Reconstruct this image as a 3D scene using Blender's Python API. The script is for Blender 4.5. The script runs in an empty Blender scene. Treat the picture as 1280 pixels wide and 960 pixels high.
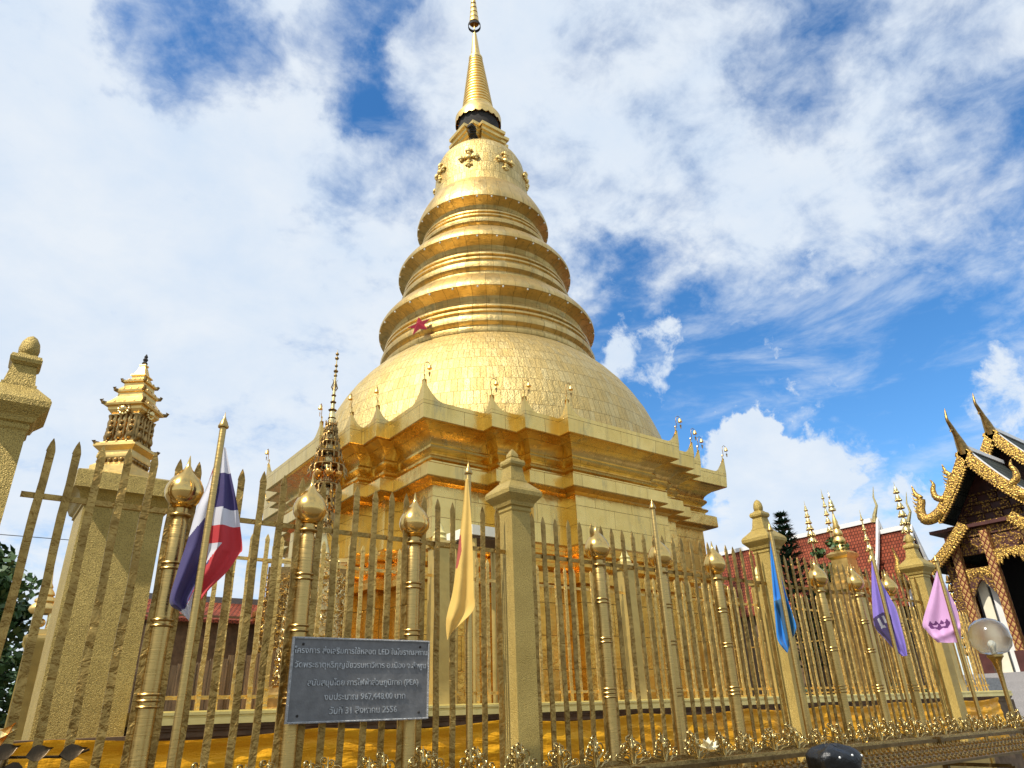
import bpy, bmesh, math, random
from mathutils import Vector, Matrix
from math import pi, sin, cos, radians

random.seed(7)
S = bpy.context.scene
COL = S.collection

# ------------------------------------------------------------------ camera
cam_d = bpy.data.cameras.new('camera')
cam = bpy.data.objects.new('camera', cam_d)
COL.objects.link(cam)
S.camera = cam
cam_d.sensor_fit = 'HORIZONTAL'
cam_d.sensor_width = 36.0
cam_d.lens = 24.611
cam_d.clip_start = 0.05
cam_d.clip_end = 2000
_r = Vector((0.80455, -0.59310, -0.03049))
_d = Vector((0.22916, 0.35740, -0.90540))
_f = Vector((0.54789, 0.72146, 0.42346))
cam.matrix_world = Matrix(((_r.x, -_d.x, -_f.x, 0), (_r.y, -_d.y, -_f.y, 0), (_r.z, -_d.z, -_f.z, 0), (0, 0, 0, 1)))
GROUND = -1.6                                   # the camera is held 1.6 m above the paving

# ------------------------------------------------------------------ sun and sky
SUN = Vector((-0.84, -0.15, 1.04)).normalized()
sun_d = bpy.data.lights.new('sun', 'SUN')
sun_d.energy = 4.4
sun_d.angle = radians(0.5)
sun_d.color = (1.0, 0.94, 0.84)
sun = bpy.data.objects.new('sun', sun_d)
COL.objects.link(sun)
sun.rotation_euler = (-SUN).to_track_quat('-Z', 'Y').to_euler()
sun.location = (-20, -20, 40)

W = bpy.data.worlds.new('World')
S.world = W
W.use_nodes = True
wn, wl = W.node_tree.nodes, W.node_tree.links
wn.clear()


def wnode(t, **kw):
    n = wn.new(t)
    for k, v in kw.items():
        setattr(n, k, v)
    return n


def wmath(op, a, b=None, clamp=False):
    n = wnode('ShaderNodeMath', operation=op, use_clamp=clamp)
    for i, v in enumerate((a, b)):
        if v is None:
            continue
        if isinstance(v, (int, float)):
            n.inputs[i].default_value = v
        else:
            wl.new(v, n.inputs[i])
    return n.outputs[0]


sky = wnode('ShaderNodeTexSky', sky_type='NISHITA')
sky.sun_disc = False
sky.sun_elevation = math.asin(SUN.z)
sky.sun_rotation = math.atan2(SUN.x, SUN.y)
sky.altitude = 300
sky.air_density = 1.0
sky.dust_density = 0.6
sky.ozone_density = 2.5
hsv = wnode('ShaderNodeHueSaturation')
hsv.inputs['Saturation'].default_value = 1.30
hsv.inputs['Value'].default_value = 2.35
wl.new(sky.outputs[0], hsv.inputs['Color'])
tc = wnode('ShaderNodeTexCoord')
DIR = tc.outputs['Generated']
sep = wnode('ShaderNodeSeparateXYZ')
wl.new(DIR, sep.inputs[0])
zc = wmath('MAXIMUM', sep.outputs[2], 0.0)
zz = wmath('ADD', zc, 0.32)
comb = wnode('ShaderNodeCombineXYZ')
wl.new(wmath('DIVIDE', sep.outputs[0], zz), comb.inputs[0])
wl.new(wmath('DIVIDE', sep.outputs[1], zz), comb.inputs[1])
PLANE = comb.outputs[0]


def wnoise(scale, detail, rough, dist=0.0, vec=None, off=(0, 0, 0)):
    mp = wnode('ShaderNodeMapping')
    mp.inputs['Location'].default_value = off
    wl.new(vec or PLANE, mp.inputs[0])
    n = wnode('ShaderNodeTexNoise')
    n.inputs['Scale'].default_value = scale
    n.inputs['Detail'].default_value = detail
    n.inputs['Roughness'].default_value = rough
    n.inputs['Distortion'].default_value = dist
    wl.new(mp.outputs[0], n.inputs['Vector'])
    return n.outputs[0]


warp = wnode('ShaderNodeVectorMath', operation='MULTIPLY_ADD')
wnz = wnode('ShaderNodeTexNoise')
wnz.inputs['Scale'].default_value = 7.0
wnz.inputs['Detail'].default_value = 7.0
wnz.inputs['Roughness'].default_value = 0.6
wl.new(DIR, wnz.inputs['Vector'])
wl.new(wnz.outputs['Color'], warp.inputs[0])
warp.inputs[1].default_value = (0.24, 0.24, 0.24)
wl.new(DIR, warp.inputs[2])
sub = wnode('ShaderNodeVectorMath', operation='SUBTRACT')
wl.new(warp.outputs[0], sub.inputs[0])
sub.inputs[1].default_value = (0.12, 0.12, 0.12)
nrm = wnode('ShaderNodeVectorMath', operation='NORMALIZE')
wl.new(sub.outputs[0], nrm.inputs[0])
WDIR = nrm.outputs[0]


def blob(d, ang, amp):
    """amp inside a soft round patch of sky round direction d"""
    dp = wnode('ShaderNodeVectorMath', operation='DOT_PRODUCT')
    wl.new(WDIR, dp.inputs[0])
    dp.inputs[1].default_value = Vector(d).normalized()
    mr = wnode('ShaderNodeMapRange', interpolation_type='SMOOTHSTEP')
    mr.inputs['From Min'].default_value = cos(ang)
    mr.inputs['From Max'].default_value = cos(ang * 0.25)
    mr.inputs['To Min'].default_value = 0
    mr.inputs['To Max'].default_value = amp
    wl.new(dp.outputs['Value'], mr.inputs[0])
    return mr.outputs[0]


big = wnoise(2.4, 6, 0.6, 0.25, off=(3.1, 1.7, 0))
mid = wnoise(6.2, 9, 0.62, 0.25, off=(0.4, 5.2, 0))
fine = wnoise(15.0, 8, 0.62, 0.35, off=(7.7, 0.3, 0))
nsum = wmath('ADD', wmath('ADD', wmath('MULTIPLY', big, 0.30), wmath('MULTIPLY', mid, 0.44)), wmath('MULTIPLY', fine, 0.26))
dens = wmath('ADD', wmath('MULTIPLY', wmath('SUBTRACT', nsum, 0.5), 2.5), 0.68)
BLOBS = [((0.06, 0.677, 0.734), 0.13, -0.46), ((0.213, 0.615, 0.759), 0.11, -0.38), ((0.284, 0.672, 0.684), 0.13, -0.30),
         ((0.693, 0.618, 0.37), 0.20, -0.42), ((0.642, 0.579, 0.503), 0.12, -0.30), ((0.747, 0.461, 0.478), 0.12, -0.16),
         ((0.80, 0.46, 0.39), 0.26, -0.22), ((0.853, 0.412, 0.322), 0.20, -0.28), ((0.887, 0.299, 0.353), 0.18, -0.28),
         ((0.679, 0.274, 0.681), 0.10, -0.24), ((0.822, 0.163, 0.545), 0.13, -0.28), ((0.60, 0.58, 0.56), 0.08, -0.16),
         ((0.835, 0.475, 0.215), 0.18, 0.30), ((0.004, 0.85, 0.527), 0.55, 0.20), ((0.208, 0.81, 0.549), 0.35, 0.10),
         ((0.727, 0.336, 0.599), 0.22, 0.12), ((0.477, 0.468, 0.744), 0.22, 0.10), ((-0.8, 0.3, 0.5), 1.1, 0.2)]
acc = dens
for b in BLOBS:
    acc = wmath('ADD', acc, blob(*b))
cov0 = wnode('ShaderNodeMapRange', interpolation_type='SMOOTHSTEP')
cov0.inputs['From Min'].default_value = 0.22
cov0.inputs['From Max'].default_value = 0.86
cov0.inputs['To Max'].default_value = 0.97
wl.new(acc, cov0.inputs[0])
# cumulus heads with ragged edges
rag = wnoise(16.0, 9, 0.66, 0.3, vec=DIR, off=(1.3, 4.1, 2.2))
lump = wnoise(6.5, 3, 0.5, 0.2, vec=DIR, off=(4.3, 0.1, 1.2))
pf = wmath('ADD', wmath('MULTIPLY', wmath('SUBTRACT', rag, 0.5), 2.4), wmath('MULTIPLY', wmath('SUBTRACT', lump, 0.5), 2.2))
for b in (((0.669, 0.592, 0.450), 0.095, 0.85), ((0.792, 0.524, 0.318), 0.080, 0.95), ((0.815, 0.505, 0.280), 0.11, 0.8), ((0.835, 0.475, 0.215), 0.16, 0.6), ((0.763, 0.466, 0.448), 0.06, 0.6), ((0.914, 0.249, 0.319), 0.09, 0.7)):
    pf = wmath('ADD', pf, blob(*b))
puff = wnode('ShaderNodeMapRange', interpolation_type='SMOOTHSTEP')
puff.inputs['From Min'].default_value = 0.30
puff.inputs['From Max'].default_value = 0.85
puff.inputs['To Max'].default_value = 0.95
wl.new(pf, puff.inputs[0])
# thin streaks drawn out level with the horizon
smap = wnode('ShaderNodeMapping')
smap.inputs['Scale'].default_value = (1.0, 1.0, 3.4)
wl.new(DIR, smap.inputs[0])
stn = wnode('ShaderNodeTexNoise')
stn.inputs['Scale'].default_value = 4.6
stn.inputs['Distortion'].default_value = 0.3
stn.inputs['Detail'].default_value = 9
stn.inputs['Roughness'].default_value = 0.62
wl.new(smap.outputs[0], stn.inputs['Vector'])
streak = wnode('ShaderNodeMapRange', interpolation_type='SMOOTHSTEP')
streak.inputs['From Min'].default_value = 0.46
streak.inputs['From Max'].default_value = 0.74
streak.inputs['To Max'].default_value = 0.62
wl.new(stn.outputs[0], streak.inputs[0])
cover = wmath('MAXIMUM', wmath('MAXIMUM', cov0.outputs[0], puff.outputs[0]), streak.outputs[0])
shade = wnoise(5.2, 8, 0.6, 0.25, off=(9.0, 2.0, 0))
cr = wnode('ShaderNodeMapRange')
cr.inputs['From Min'].default_value = 0.34
cr.inputs['From Max'].default_value = 0.60
wl.new(wmath('ADD', wmath('MULTIPLY', shade, 0.6), wmath('MULTIPLY', nsum, 0.4)), cr.inputs[0])
ccol = wnode('ShaderNodeMix', data_type='RGBA')
ccol.inputs[6].default_value = (7.8, 9.2, 11.0, 1)
ccol.inputs[7].default_value = (9.7, 10.4, 11.2, 1)
wl.new(cr.outputs[0], ccol.inputs[0])
mixs = wnode('ShaderNodeMix', data_type='RGBA')
wl.new(cover, mixs.inputs[0])
wl.new(hsv.outputs[0], mixs.inputs[6])
wl.new(ccol.outputs[2], mixs.inputs[7])
bg = wnode('ShaderNodeBackground')
bg.inputs['Strength'].default_value = 0.075
wl.new(mixs.outputs[2], bg.inputs['Color'])
wo = wnode('ShaderNodeOutputWorld')
wl.new(bg.outputs[0], wo.inputs[0])

S.view_settings.view_transform = 'Standard'
S.view_settings.look = 'None'
S.view_settings.exposure = 0.2
S.view_settings.gamma = 1.0
S.view_settings.use_curve_mapping = False
S.render.engine = 'CYCLES'
S.cycles.max_bounces = 10
S.cycles.glossy_bounces = 8
S.cycles.diffuse_bounces = 4
S.cycles.transmission_bounces = 8
S.cycles.sample_clamp_indirect = 6.0
S.cycles.use_denoising = True


# ------------------------------------------------------------------ materials
class Mat:
    def __init__(self, name):
        self.m = bpy.data.materials.new(name)
        self.m.use_nodes = True
        self.n, self.l = self.m.node_tree.nodes, self.m.node_tree.links
        self.b = self.n['Principled BSDF']
        self.tc = self.n.new('ShaderNodeTexCoord')

    def coord(self, kind='Object', scale=(1, 1, 1)):
        mp = self.n.new('ShaderNodeMapping')
        mp.inputs['Scale'].default_value = scale
        self.l.new(self.tc.outputs[kind], mp.inputs[0])
        return mp.outputs[0]

    def noise(self, vec, scale, detail=4, rough=0.55, dist=0.0):
        n = self.n.new('ShaderNodeTexNoise')
        n.inputs['Scale'].default_value = scale
        n.inputs['Detail'].default_value = detail
        n.inputs['Roughness'].default_value = rough
        n.inputs['Distortion'].default_value = dist
        self.l.new(vec, n.inputs['Vector'])
        return n.outputs[0]

    def voronoi(self, vec, scale, feature='F1'):
        n = self.n.new('ShaderNodeTexVoronoi')
        n.feature = feature
        n.inputs['Scale'].default_value = scale
        self.l.new(vec, n.inputs['Vector'])
        return n.outputs['Distance']

    def brick(self, vec, w, h, mortar=0.012, offset=0.5):
        n = self.n.new('ShaderNodeTexBrick')
        n.offset = offset
        n.inputs['Color1'].default_value = (0.0, 0.0, 0.0, 1)
        n.inputs['Color2'].default_value = (1, 1, 1, 1)
        n.inputs['Mortar'].default_value = (0.5, 0.5, 0.5, 1)
        n.inputs['Scale'].default_value = 1.0
        n.inputs['Mortar Size'].default_value = mortar
        n.inputs['Mortar Smooth'].default_value = 0.2
        n.inputs['Brick Width'].default_value = w
        n.inputs['Row Height'].default_value = h
        self.l.new(vec, n.inputs['Vector'])
        return n.outputs['Color'], n.outputs['Fac']

    def rng(self, v, a, b, c, d):
        n = self.n.new('ShaderNodeMapRange')
        for k, x in zip(('From Min', 'From Max', 'To Min', 'To Max'), (a, b, c, d)):
            n.inputs[k].default_value = x
        self.l.new(v, n.inputs[0])
        return n.outputs[0]

    def mix(self, fac, a, b):
        n = self.n.new('ShaderNodeMix')
        n.data_type = 'RGBA'
        if isinstance(fac, float):
            n.inputs[0].default_value = fac
        else:
            self.l.new(fac, n.inputs[0])
        for i, v in ((6, a), (7, b)):
            if isinstance(v, tuple):
                n.inputs[i].default_value = (*v, 1)
            else:
                self.l.new(v, n.inputs[i])
        return n.outputs[2]

    def math(self, op, a, b):
        n = self.n.new('ShaderNodeMath')
        n.operation = op
        for i, v in enumerate((a, b)):
            if isinstance(v, (int, float)):
                n.inputs[i].default_value = v
            else:
                self.l.new(v, n.inputs[i])
        return n.outputs[0]

    def bump(self, h, strength=0.3, dist=0.02):
        n = self.n.new('ShaderNodeBump')
        n.inputs['Strength'].default_value = strength
        n.inputs['Distance'].default_value = dist
        self.l.new(h, n.inputs['Height'])
        if self.b.inputs['Normal'].links:
            self.l.new(self.b.inputs['Normal'].links[0].from_socket, n.inputs['Normal'])
        self.l.new(n.outputs[0], self.b.inputs['Normal'])

    def set(self, key, v):
        i = self.b.inputs[key]
        if isinstance(v, tuple):
            i.default_value = (*v, 1) if len(v) == 3 else v
        elif isinstance(v, (int, float)):
            i.default_value = v
        else:
            self.l.new(v, i)


def simple(name, col, rough=0.5, metal=0.0, var=0.25, nscale=6.0, bump=0.15, bscale=40.0, bdist=0.01, kind='Object', stretch=(1, 1, 1)):
    m = Mat(name)
    c = m.coord(kind, stretch)
    n = m.noise(c, nscale, 5)
    lo = tuple(x * (1 - var) for x in col)
    hi = tuple(min(1, x * (1 + var)) for x in col)
    m.set('Base Color', m.mix(m.rng(n, 0.3, 0.7, 0, 1), lo, hi))
    m.set('Roughness', m.rng(m.noise(c, nscale * 2.3, 3), 0.3, 0.7, max(0.02, rough - 0.08), min(1, rough + 0.08)))
    m.set('Metallic', metal)
    if bump:
        m.bump(m.noise(c, bscale, 4), bump, bdist)
    return m.m


def gold_sheet(name, w, h, col, col2, rough, seam, weather=0.0, fine=0.3, dent=0.3, tone_var=0.4, streak=0.0):
    """gilded copper sheets: lapped seams, dents and hammer marks, tone and gloss that differ from sheet to sheet"""
    m = Mat(name)
    uv = m.coord('UV')
    ob = m.coord('Object')
    bc, bf = m.brick(uv, w, h, seam)
    n1 = m.noise(ob, 1.7, 6, 0.6)
    base = m.mix(m.rng(n1, 0.32, 0.68, 0, 1), col, col2)
    tone = m.mix(m.math('MULTIPLY', bc, tone_var), base, tuple(x * y for x, y in zip(col, (0.74, 0.68, 0.52))))
    if streak:
        sk = m.noise(m.coord('Object', (5.0, 5.0, 0.25)), 1.0, 6, 0.6)
        tone = m.mix(m.rng(sk, 0.52, 0.72, 0.0, streak), tone, (0.30, 0.22, 0.09))
    tone = m.mix(m.math('MULTIPLY', bf, 0.8), tone, (0.16, 0.09, 0.02))
    if weather:
        st = m.noise(m.coord('Object', (2.2, 2.2, 0.6)), 0.9, 7, 0.65)
        wf = m.rng(st, 0.56, 0.72, 0.0, weather)
        tone = m.mix(wf, tone, (0.26, 0.27, 0.16))
        m.set('Metallic', m.math('SUBTRACT', 1.0, m.math('MULTIPLY', wf, 0.6)))
    else:
        m.set('Metallic', 1.0)
    m.set('Base Color', tone)
    rv = m.math('ADD', m.math('MULTIPLY', bc, 0.10), m.math('MULTIPLY', m.noise(ob, 6.0, 4, 0.6), 0.16))
    m.set('Roughness', m.math('ADD', rv, rough - 0.12))
    m.bump(m.noise(ob, 15.0, 4, 0.65), fine, 0.034)
    m.bump(m.noise(ob, 2.6, 2, 0.5), dent, 0.06)
    m.bump(m.math('SUBTRACT', 1.0, bf), 0.5, 0.012)
    return m.m


GOLD_WALL = gold_sheet('gilded wall sheet', 1.7, 0.62, (0.90, 0.63, 0.21), (0.78, 0.52, 0.15), 0.25, 0.007, 0.55, 0.10, 0.30, 0.35, 0.35)
GOLD_DOME = gold_sheet('gilded dome sheet', 0.24, 0.60, (0.77, 0.59, 0.26), (0.60, 0.45, 0.18), 0.50, 0.009, 0.0, 1.0, 0.6, 0.7, 0.35)
GOLD_RING = gold_sheet('gilded ring sheet', 0.62, 6.0, (0.80, 0.58, 0.24), (0.58, 0.39, 0.13), 0.42, 0.009, 0.45, 0.5, 0.4, 0.8, 0.7)
GOLD_LOW = gold_sheet('gilded hammered panel', 0.8, 0.9, (0.88, 0.50, 0.10), (0.62, 0.33, 0.055), 0.26, 0.012, 0.15, 0.45, 0.7, 0.6, 0.3)
GOLD_SPIRE = simple('gilded spire metal', (0.82, 0.57, 0.20), 0.42, 1.0, 0.14, 3, 0.35, 18)
GOLD_DARK = simple('weathered bronze filigree', (0.32, 0.20, 0.07), 0.38, 1.0, 0.45, 9, 0.5, 30)
GOLD_FILI = simple('gilt filigree', (0.82, 0.60, 0.26), 0.30, 1.0, 0.30, 9, 0.5, 30)
BARE = simple('bare dark masonry', (0.035, 0.03, 0.025), 0.9, 0, 0.3)
BALL = simple('polished brass', (0.74, 0.49, 0.16), 0.20, 1.0, 0.06, 3, 0.05, 12)


def brushed():
    m = Mat('brushed brass')
    c = m.coord('Object', (1, 1, 14))
    n = m.noise(c, 10, 4)
    m.set('Base Color', m.mix(n, (0.34, 0.22, 0.065), (0.68, 0.47, 0.17)))
    m.set('Metallic', 1.0)
    m.set('Roughness', m.rng(n, 0.3, 0.7, 0.24, 0.42))
    m.bump(n, 0.2, 0.004)
    return m.m


BRASS = brushed()


def spear_mat(name, a, b):
    m = Mat(name)
    oi = m.n.new('ShaderNodeObjectInfo')
    av = m.n.new('ShaderNodeVectorMath')
    av.operation = 'MULTIPLY_ADD'
    m.l.new(oi.outputs['Location'], av.inputs[0])
    av.inputs[1].default_value = (3.1, 1.7, 0)
    m.l.new(m.tc.outputs['Object'], av.inputs[2])
    c = av.outputs[0]
    n = m.noise(c, 7, 5, 0.65)
    m.set('Base Color', m.mix(m.rng(n, 0.3, 0.7, 0, 1), a, b))
    m.set('Metallic', 0.9)
    m.set('Roughness', m.rng(m.noise(c, 15, 3), 0.3, 0.7, 0.34, 0.58))
    m.bump(m.noise(c, 15, 3, 0.6, 0.4), 1.0, 0.024)
    return m.m


SPEAR = spear_mat('hammered brass bar', (0.23, 0.14, 0.038), (0.48, 0.31, 0.09))
SPEAR_IN = spear_mat('gold painted bar', (0.62, 0.39, 0.10), (0.82, 0.56, 0.18))


def stucco(name, a, b):
    m = Mat(name)
    c = m.coord('Object')
    n = m.noise(c, 3.5, 5)
    v = m.noise(c, 125, 2, 0.7)
    col = m.mix(m.rng(n, 0.3, 0.7, 0, 1), a, b)
    col = m.mix(m.rng(v, 0.34, 0.52, 0.8, 0.0), col, tuple(x * 0.42 for x in a))
    m.set('Base Color', col)
    m.set('Metallic', 0.45)
    m.set('Roughness', 0.46)
    m.set('Specular IOR Level', 0.6)
    m.bump(v, 1.0, 0.009)
    m.bump(m.noise(c, 30, 3), 0.3, 0.01)
    return m.m


STUCCO = stucco('gold painted stucco', (0.42, 0.29, 0.065), (0.54, 0.385, 0.10))
PAINT_GOLD = simple('gold paint', (0.52, 0.36, 0.10), 0.40, 0.55, 0.12, 5, 0.2, 30)
PALE_GOLD = simple('pale gold coping', (0.80, 0.66, 0.24), 0.42, 0.15, 0.12, 3, 0.2, 20)
PLASTER_SHADE = simple('brown plaster and painted shade', (0.16, 0.10, 0.05), 0.85, 0, 0.3)  # also paints shade on the inner wall's moulding and the hall walls


def satin():
    m = Mat('orange gold satin')
    c = m.coord('Object', (0.5, 1, 2.2))
    n = m.noise(c, 1.6, 4, 0.5, 0.6)
    m.set('Base Color', m.mix(m.rng(n, 0.3, 0.7, 0, 1), (0.80, 0.33, 0.006), (0.95, 0.48, 0.02)))
    m.set('Roughness', 0.40)
    m.set('Specular IOR Level', 0.25)
    m.set('Metallic', 0.2)
    m.bump(n, 0.6, 0.08)
    m.bump(m.noise(m.coord('Object', (1, 1, 5)), 5.5, 3), 0.5, 0.03)
    m.bump(m.noise(m.coord('Object', (3, 1, 1)), 6, 4, 0.6, 1.0), 0.4, 0.02)
    return m.m


SATIN = satin()


def plaque_mat():
    m = Mat('cast grey metal')
    c = m.coord('Object')
    n = m.noise(c, 9, 7, 0.7)
    m.set('Base Color', m.mix(m.rng(n, 0.3, 0.7, 0, 1), (0.12, 0.117, 0.112), (0.22, 0.215, 0.205)))
    m.set('Metallic', 0.25)
    m.set('Roughness', m.rng(n, 0.3, 0.7, 0.45, 0.65))
    m.bump(m.noise(c, 34, 5, 0.65), 0.4, 0.006)
    return m.m


PLAQUE = plaque_mat()
LETTER = simple('raised letter metal', (0.42, 0.42, 0.41), 0.4, 0.6, 0.35, 60, 0.1)


def tiles(name, a, b, w, h):
    m = Mat(name)
    uv = m.coord('UV')
    bc, bf = m.brick(uv, w, h, 0.02)
    n = m.noise(m.coord('Object'), 1.4, 6, 0.65)
    col = m.mix(bc, a, b)
    col = m.mix(m.rng(n, 0.42, 0.72, 0.0, 0.6), col, tuple(x * 0.5 for x in a))
    col = m.mix(bf, col, tuple(x * 0.25 for x in a))
    m.set('Base Color', col)
    m.set('Roughness', 0.8)
    m.set('Specular IOR Level', 0.25)
    m.bump(m.math('SUBTRACT', 1.0, bf), 0.9, 0.03)
    return m.m


RED_TILE = tiles('red clay roof tile', (0.22, 0.045, 0.02), (0.36, 0.088, 0.04), 0.17, 0.22)
DARK_TILE = tiles('dark green roof tile', (0.035, 0.045, 0.04), (0.06, 0.07, 0.06), 0.22, 0.3)
WHITE = simple('white painted render', (0.78, 0.77, 0.74), 0.6, 0, 0.06, 4, 0.1, 20)
CREAM = simple('cream painted board', (0.80, 0.74, 0.56), 0.55, 0, 0.06, 4, 0.1, 20)
MAROON = simple('dark maroon lacquer', (0.075, 0.022, 0.018), 0.5, 0, 0.3, 4, 0.2, 14)
DOOR_SHADE = simple('unlit doorway', (0.012, 0.011, 0.010), 0.8, 0, 0.2)  # near-black colour stands for the shade inside the hall door
GRANITE = simple('grey granite', (0.30, 0.285, 0.28), 0.6, 0, 0.25, 45, 0.2, 60)
SLATE = simple('dark grey stone', (0.13, 0.14, 0.15), 0.5, 0, 0.2, 20, 0.15, 40)
PAVE = None


def carved(name, gold, ground, scale=16.0, cut=0.34):
    m = Mat(name)
    c = m.coord('Object')
    v = m.voronoi(c, scale, 'SMOOTH_F1')
    w = m.voronoi(c, scale * 0.45, 'DISTANCE_TO_EDGE')
    f = m.rng(v, cut, cut + 0.16, 0, 1)
    m.set('Base Color', m.mix(f, gold, ground))
    m.set('Metallic', m.rng(f, 0, 1, 0.9, 0.0))
    m.set('Roughness', m.rng(f, 0, 1, 0.42, 0.7))
    m.bump(m.math('SUBTRACT', 1.0, v), 0.8, 0.03)
    m.bump(w, 0.4, 0.03)
    return m.m


CARVED = carved('carved gilt wood', (0.66, 0.42, 0.10), (0.16, 0.075, 0.015), 19.0, 0.40)
CARVED_SHADE = carved('shaded gilt carving on maroon', (0.42, 0.25, 0.06), (0.07, 0.02, 0.014), 15.0, 0.30)  # gilt darkened in colour to paint the shade under porch and gable


def lattice():
    m = Mat('gilt diamond lattice on red')
    s = m.n.new('ShaderNodeSeparateXYZ')
    m.l.new(m.tc.outputs['UV'], s.inputs[0])
    u = m.math('MULTIPLY', s.outputs[0], 5.2)
    v = m.math('MULTIPLY', s.outputs[1], 3.4)
    a = m.math('PINGPONG', m.math('ADD', u, v), 0.5)
    b = m.math('PINGPONG', m.math('SUBTRACT', u, v), 0.5)
    mn = m.math('MINIMUM', a, b)
    line = m.rng(mn, 0.05, 0.10, 1, 0)
    mx = m.math('ADD', m.math('ABSOLUTE', m.math('SUBTRACT', a, 0.5), 0), m.math('ABSOLUTE', m.math('SUBTRACT', b, 0.5), 0))
    dot = m.rng(mx, 0.22, 0.30, 1, 0)
    n = m.noise(m.coord('Object'), 40, 3)
    gold = m.mix(n, (0.52, 0.30, 0.10), (0.80, 0.52, 0.18))
    f = m.math('MAXIMUM', dot, m.rng(mn, 0.10, 0.16, 0, 0.75))
    col = m.mix(f, (0.14, 0.022, 0.012), gold)
    m.set('Base Color', m.mix(line, col, (0.15, 0.02, 0.012)))
    m.set('Metallic', m.math('MULTIPLY', f, 0.7))
    m.set('Roughness', 0.42)
    m.bump(m.math('ADD', f, m.math('MULTIPLY', n, 0.5)), 0.6, 0.02)
    return m.m


LATTICE = lattice()


def cloth(name, col, rough=0.7, trans=0.25):
    m = Mat(name)
    c = m.coord('Object')
    n = m.noise(c, 6, 4)
    m.set('Base Color', m.mix(m.rng(n, 0.3, 0.7, 0, 1), tuple(x * 0.88 for x in col), col))
    m.set('Roughness', rough)
    m.set('Sheen Weight', 0.25)
    m.bump(m.noise(c, 260, 2), 0.15, 0.002)
    m.bump(m.noise(m.coord('Object', (1, 1, 0.5)), 14, 3), 0.3, 0.01)
    tr = m.n.new('ShaderNodeBsdfTranslucent')
    tr.inputs[0].default_value = (*col, 1)
    ms = m.n.new('ShaderNodeMixShader')
    ms.inputs[0].default_value = trans
    m.l.new(m.b.outputs[0], ms.inputs[1])
    m.l.new(tr.outputs[0], ms.inputs[2])
    m.l.new(ms.outputs[0], m.n['Material Output'].inputs[0])
    return m.m


C_RED = cloth('red cloth', (0.62, 0.035, 0.04))
C_WHITE = cloth('white cloth', (0.74, 0.74, 0.80))
C_NAVY = cloth('navy cloth', (0.055, 0.04, 0.16))
C_YELLOW = cloth('yellow cloth', (0.86, 0.56, 0.13))
C_BLUE = cloth('blue cloth', (0.02, 0.27, 0.80))
C_TEAL = cloth('dark teal cloth', (0.02, 0.13, 0.26))
C_LILAC = cloth('lilac cloth', (0.30, 0.22, 0.72))
C_PURPLE = cloth('dark purple print', (0.05, 0.03, 0.13))
C_PINK = cloth('pink cloth', (0.74, 0.42, 0.72))
C_EMB = cloth('emblem print', (0.50, 0.10, 0.06))
C_EMBV = cloth('violet emblem print', (0.14, 0.03, 0.16))
C_GREY = cloth('grey emblem print', (0.42, 0.42, 0.46))


def leaf_mat(name, a, b):
    m = Mat(name)
    n = m.noise(m.coord('Object'), 2.2, 4)
    m.set('Base Color', m.mix(m.rng(n, 0.3, 0.7, 0, 1), a, b))
    m.set('Roughness', 0.55)
    return m.m


LEAF = leaf_mat('dark foliage', (0.028, 0.065, 0.018), (0.085, 0.15, 0.04))
LEAF_BLUE = leaf_mat('conifer foliage', (0.02, 0.06, 0.035), (0.05, 0.12, 0.065))
BARK = simple('bark', (0.10, 0.075, 0.05), 0.9, 0, 0.3, 8, 0.6, 20, 0.03)
BLACK = simple('glossy black plastic', (0.004, 0.0045, 0.005), 0.42, 0, 0.3, 6, 0.6, 12, 0.04)
GLINT = simple('pale stud', (0.7, 0.7, 0.66), 0.25, 0.3, 0.1)  # colour of the modelled highlights on the black bundle
BULB = simple('white bulb', (0.8, 0.8, 0.72), 0.25, 0, 0.1)
PETAL = simple('cream petal', (0.80, 0.72, 0.45), 0.6, 0, 0.1)
SPIKE = simple('brass candle spike', (0.46, 0.33, 0.13), 0.3, 1.0, 0.2, 20, 0.2)
RAIL_BROWN = simple('tarnished brass rail', (0.17, 0.11, 0.04), 0.42, 0.9, 0.3, 9, 0.3, 25)
SCROLL = simple('polished wrought brass', (0.56, 0.42, 0.17), 0.24, 1.0, 0.15, 8, 0.2, 20)
BRONZE_LEAF = simple('dark bronze leaf', (0.06, 0.04, 0.02), 0.28, 0.8, 0.4, 9, 0.3, 25)
COPPER_LEAF = simple('bright copper leaf', (0.85, 0.42, 0.10), 0.25, 1.0, 0.2, 9, 0.3, 25)
STAR = simple('red foil star', (0.30, 0.006, 0.018), 0.4, 0.1, 0.15, 6, 0.2, 20)
STRAW = simple('brown weathered board', (0.22, 0.14, 0.065), 0.8, 0.1, 0.45, 7, 0.7, 30, 0.02, 'Object', (6, 6, 0.35))
CABLE = simple('grey cable', (0.08, 0.08, 0.08), 0.6, 0, 0.1)


def glass_mat():
    m = Mat('clear globe glass')
    m.set('Base Color', (0.90, 0.90, 0.86))
    m.set('Roughness', 0.12)
    m.set('IOR', 1.45)
    m.set('Transmission Weight', 1.0)
    return m.m


GLASS = glass_mat()


def paving():
    m = Mat('stone paving')
    c = m.coord('Object')
    bc, bf = m.brick(c, 0.6, 0.6, 0.012, 0.0)
    n = m.noise(c, 1.3, 6)
    col = m.mix(m.rng(n, 0.3, 0.7, 0, 1), (0.085, 0.078, 0.065), (0.14, 0.125, 0.105))
    col = m.mix(m.math('MULTIPLY', bc, 0.2), col, (0.20, 0.18, 0.15))
    m.set('Base Color', m.mix(bf, col, (0.10, 0.09, 0.08)))
    m.set('Roughness', 0.7)
    m.bump(m.math('SUBTRACT', 1.0, bf), 0.4, 0.01)
    return m.m


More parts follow.
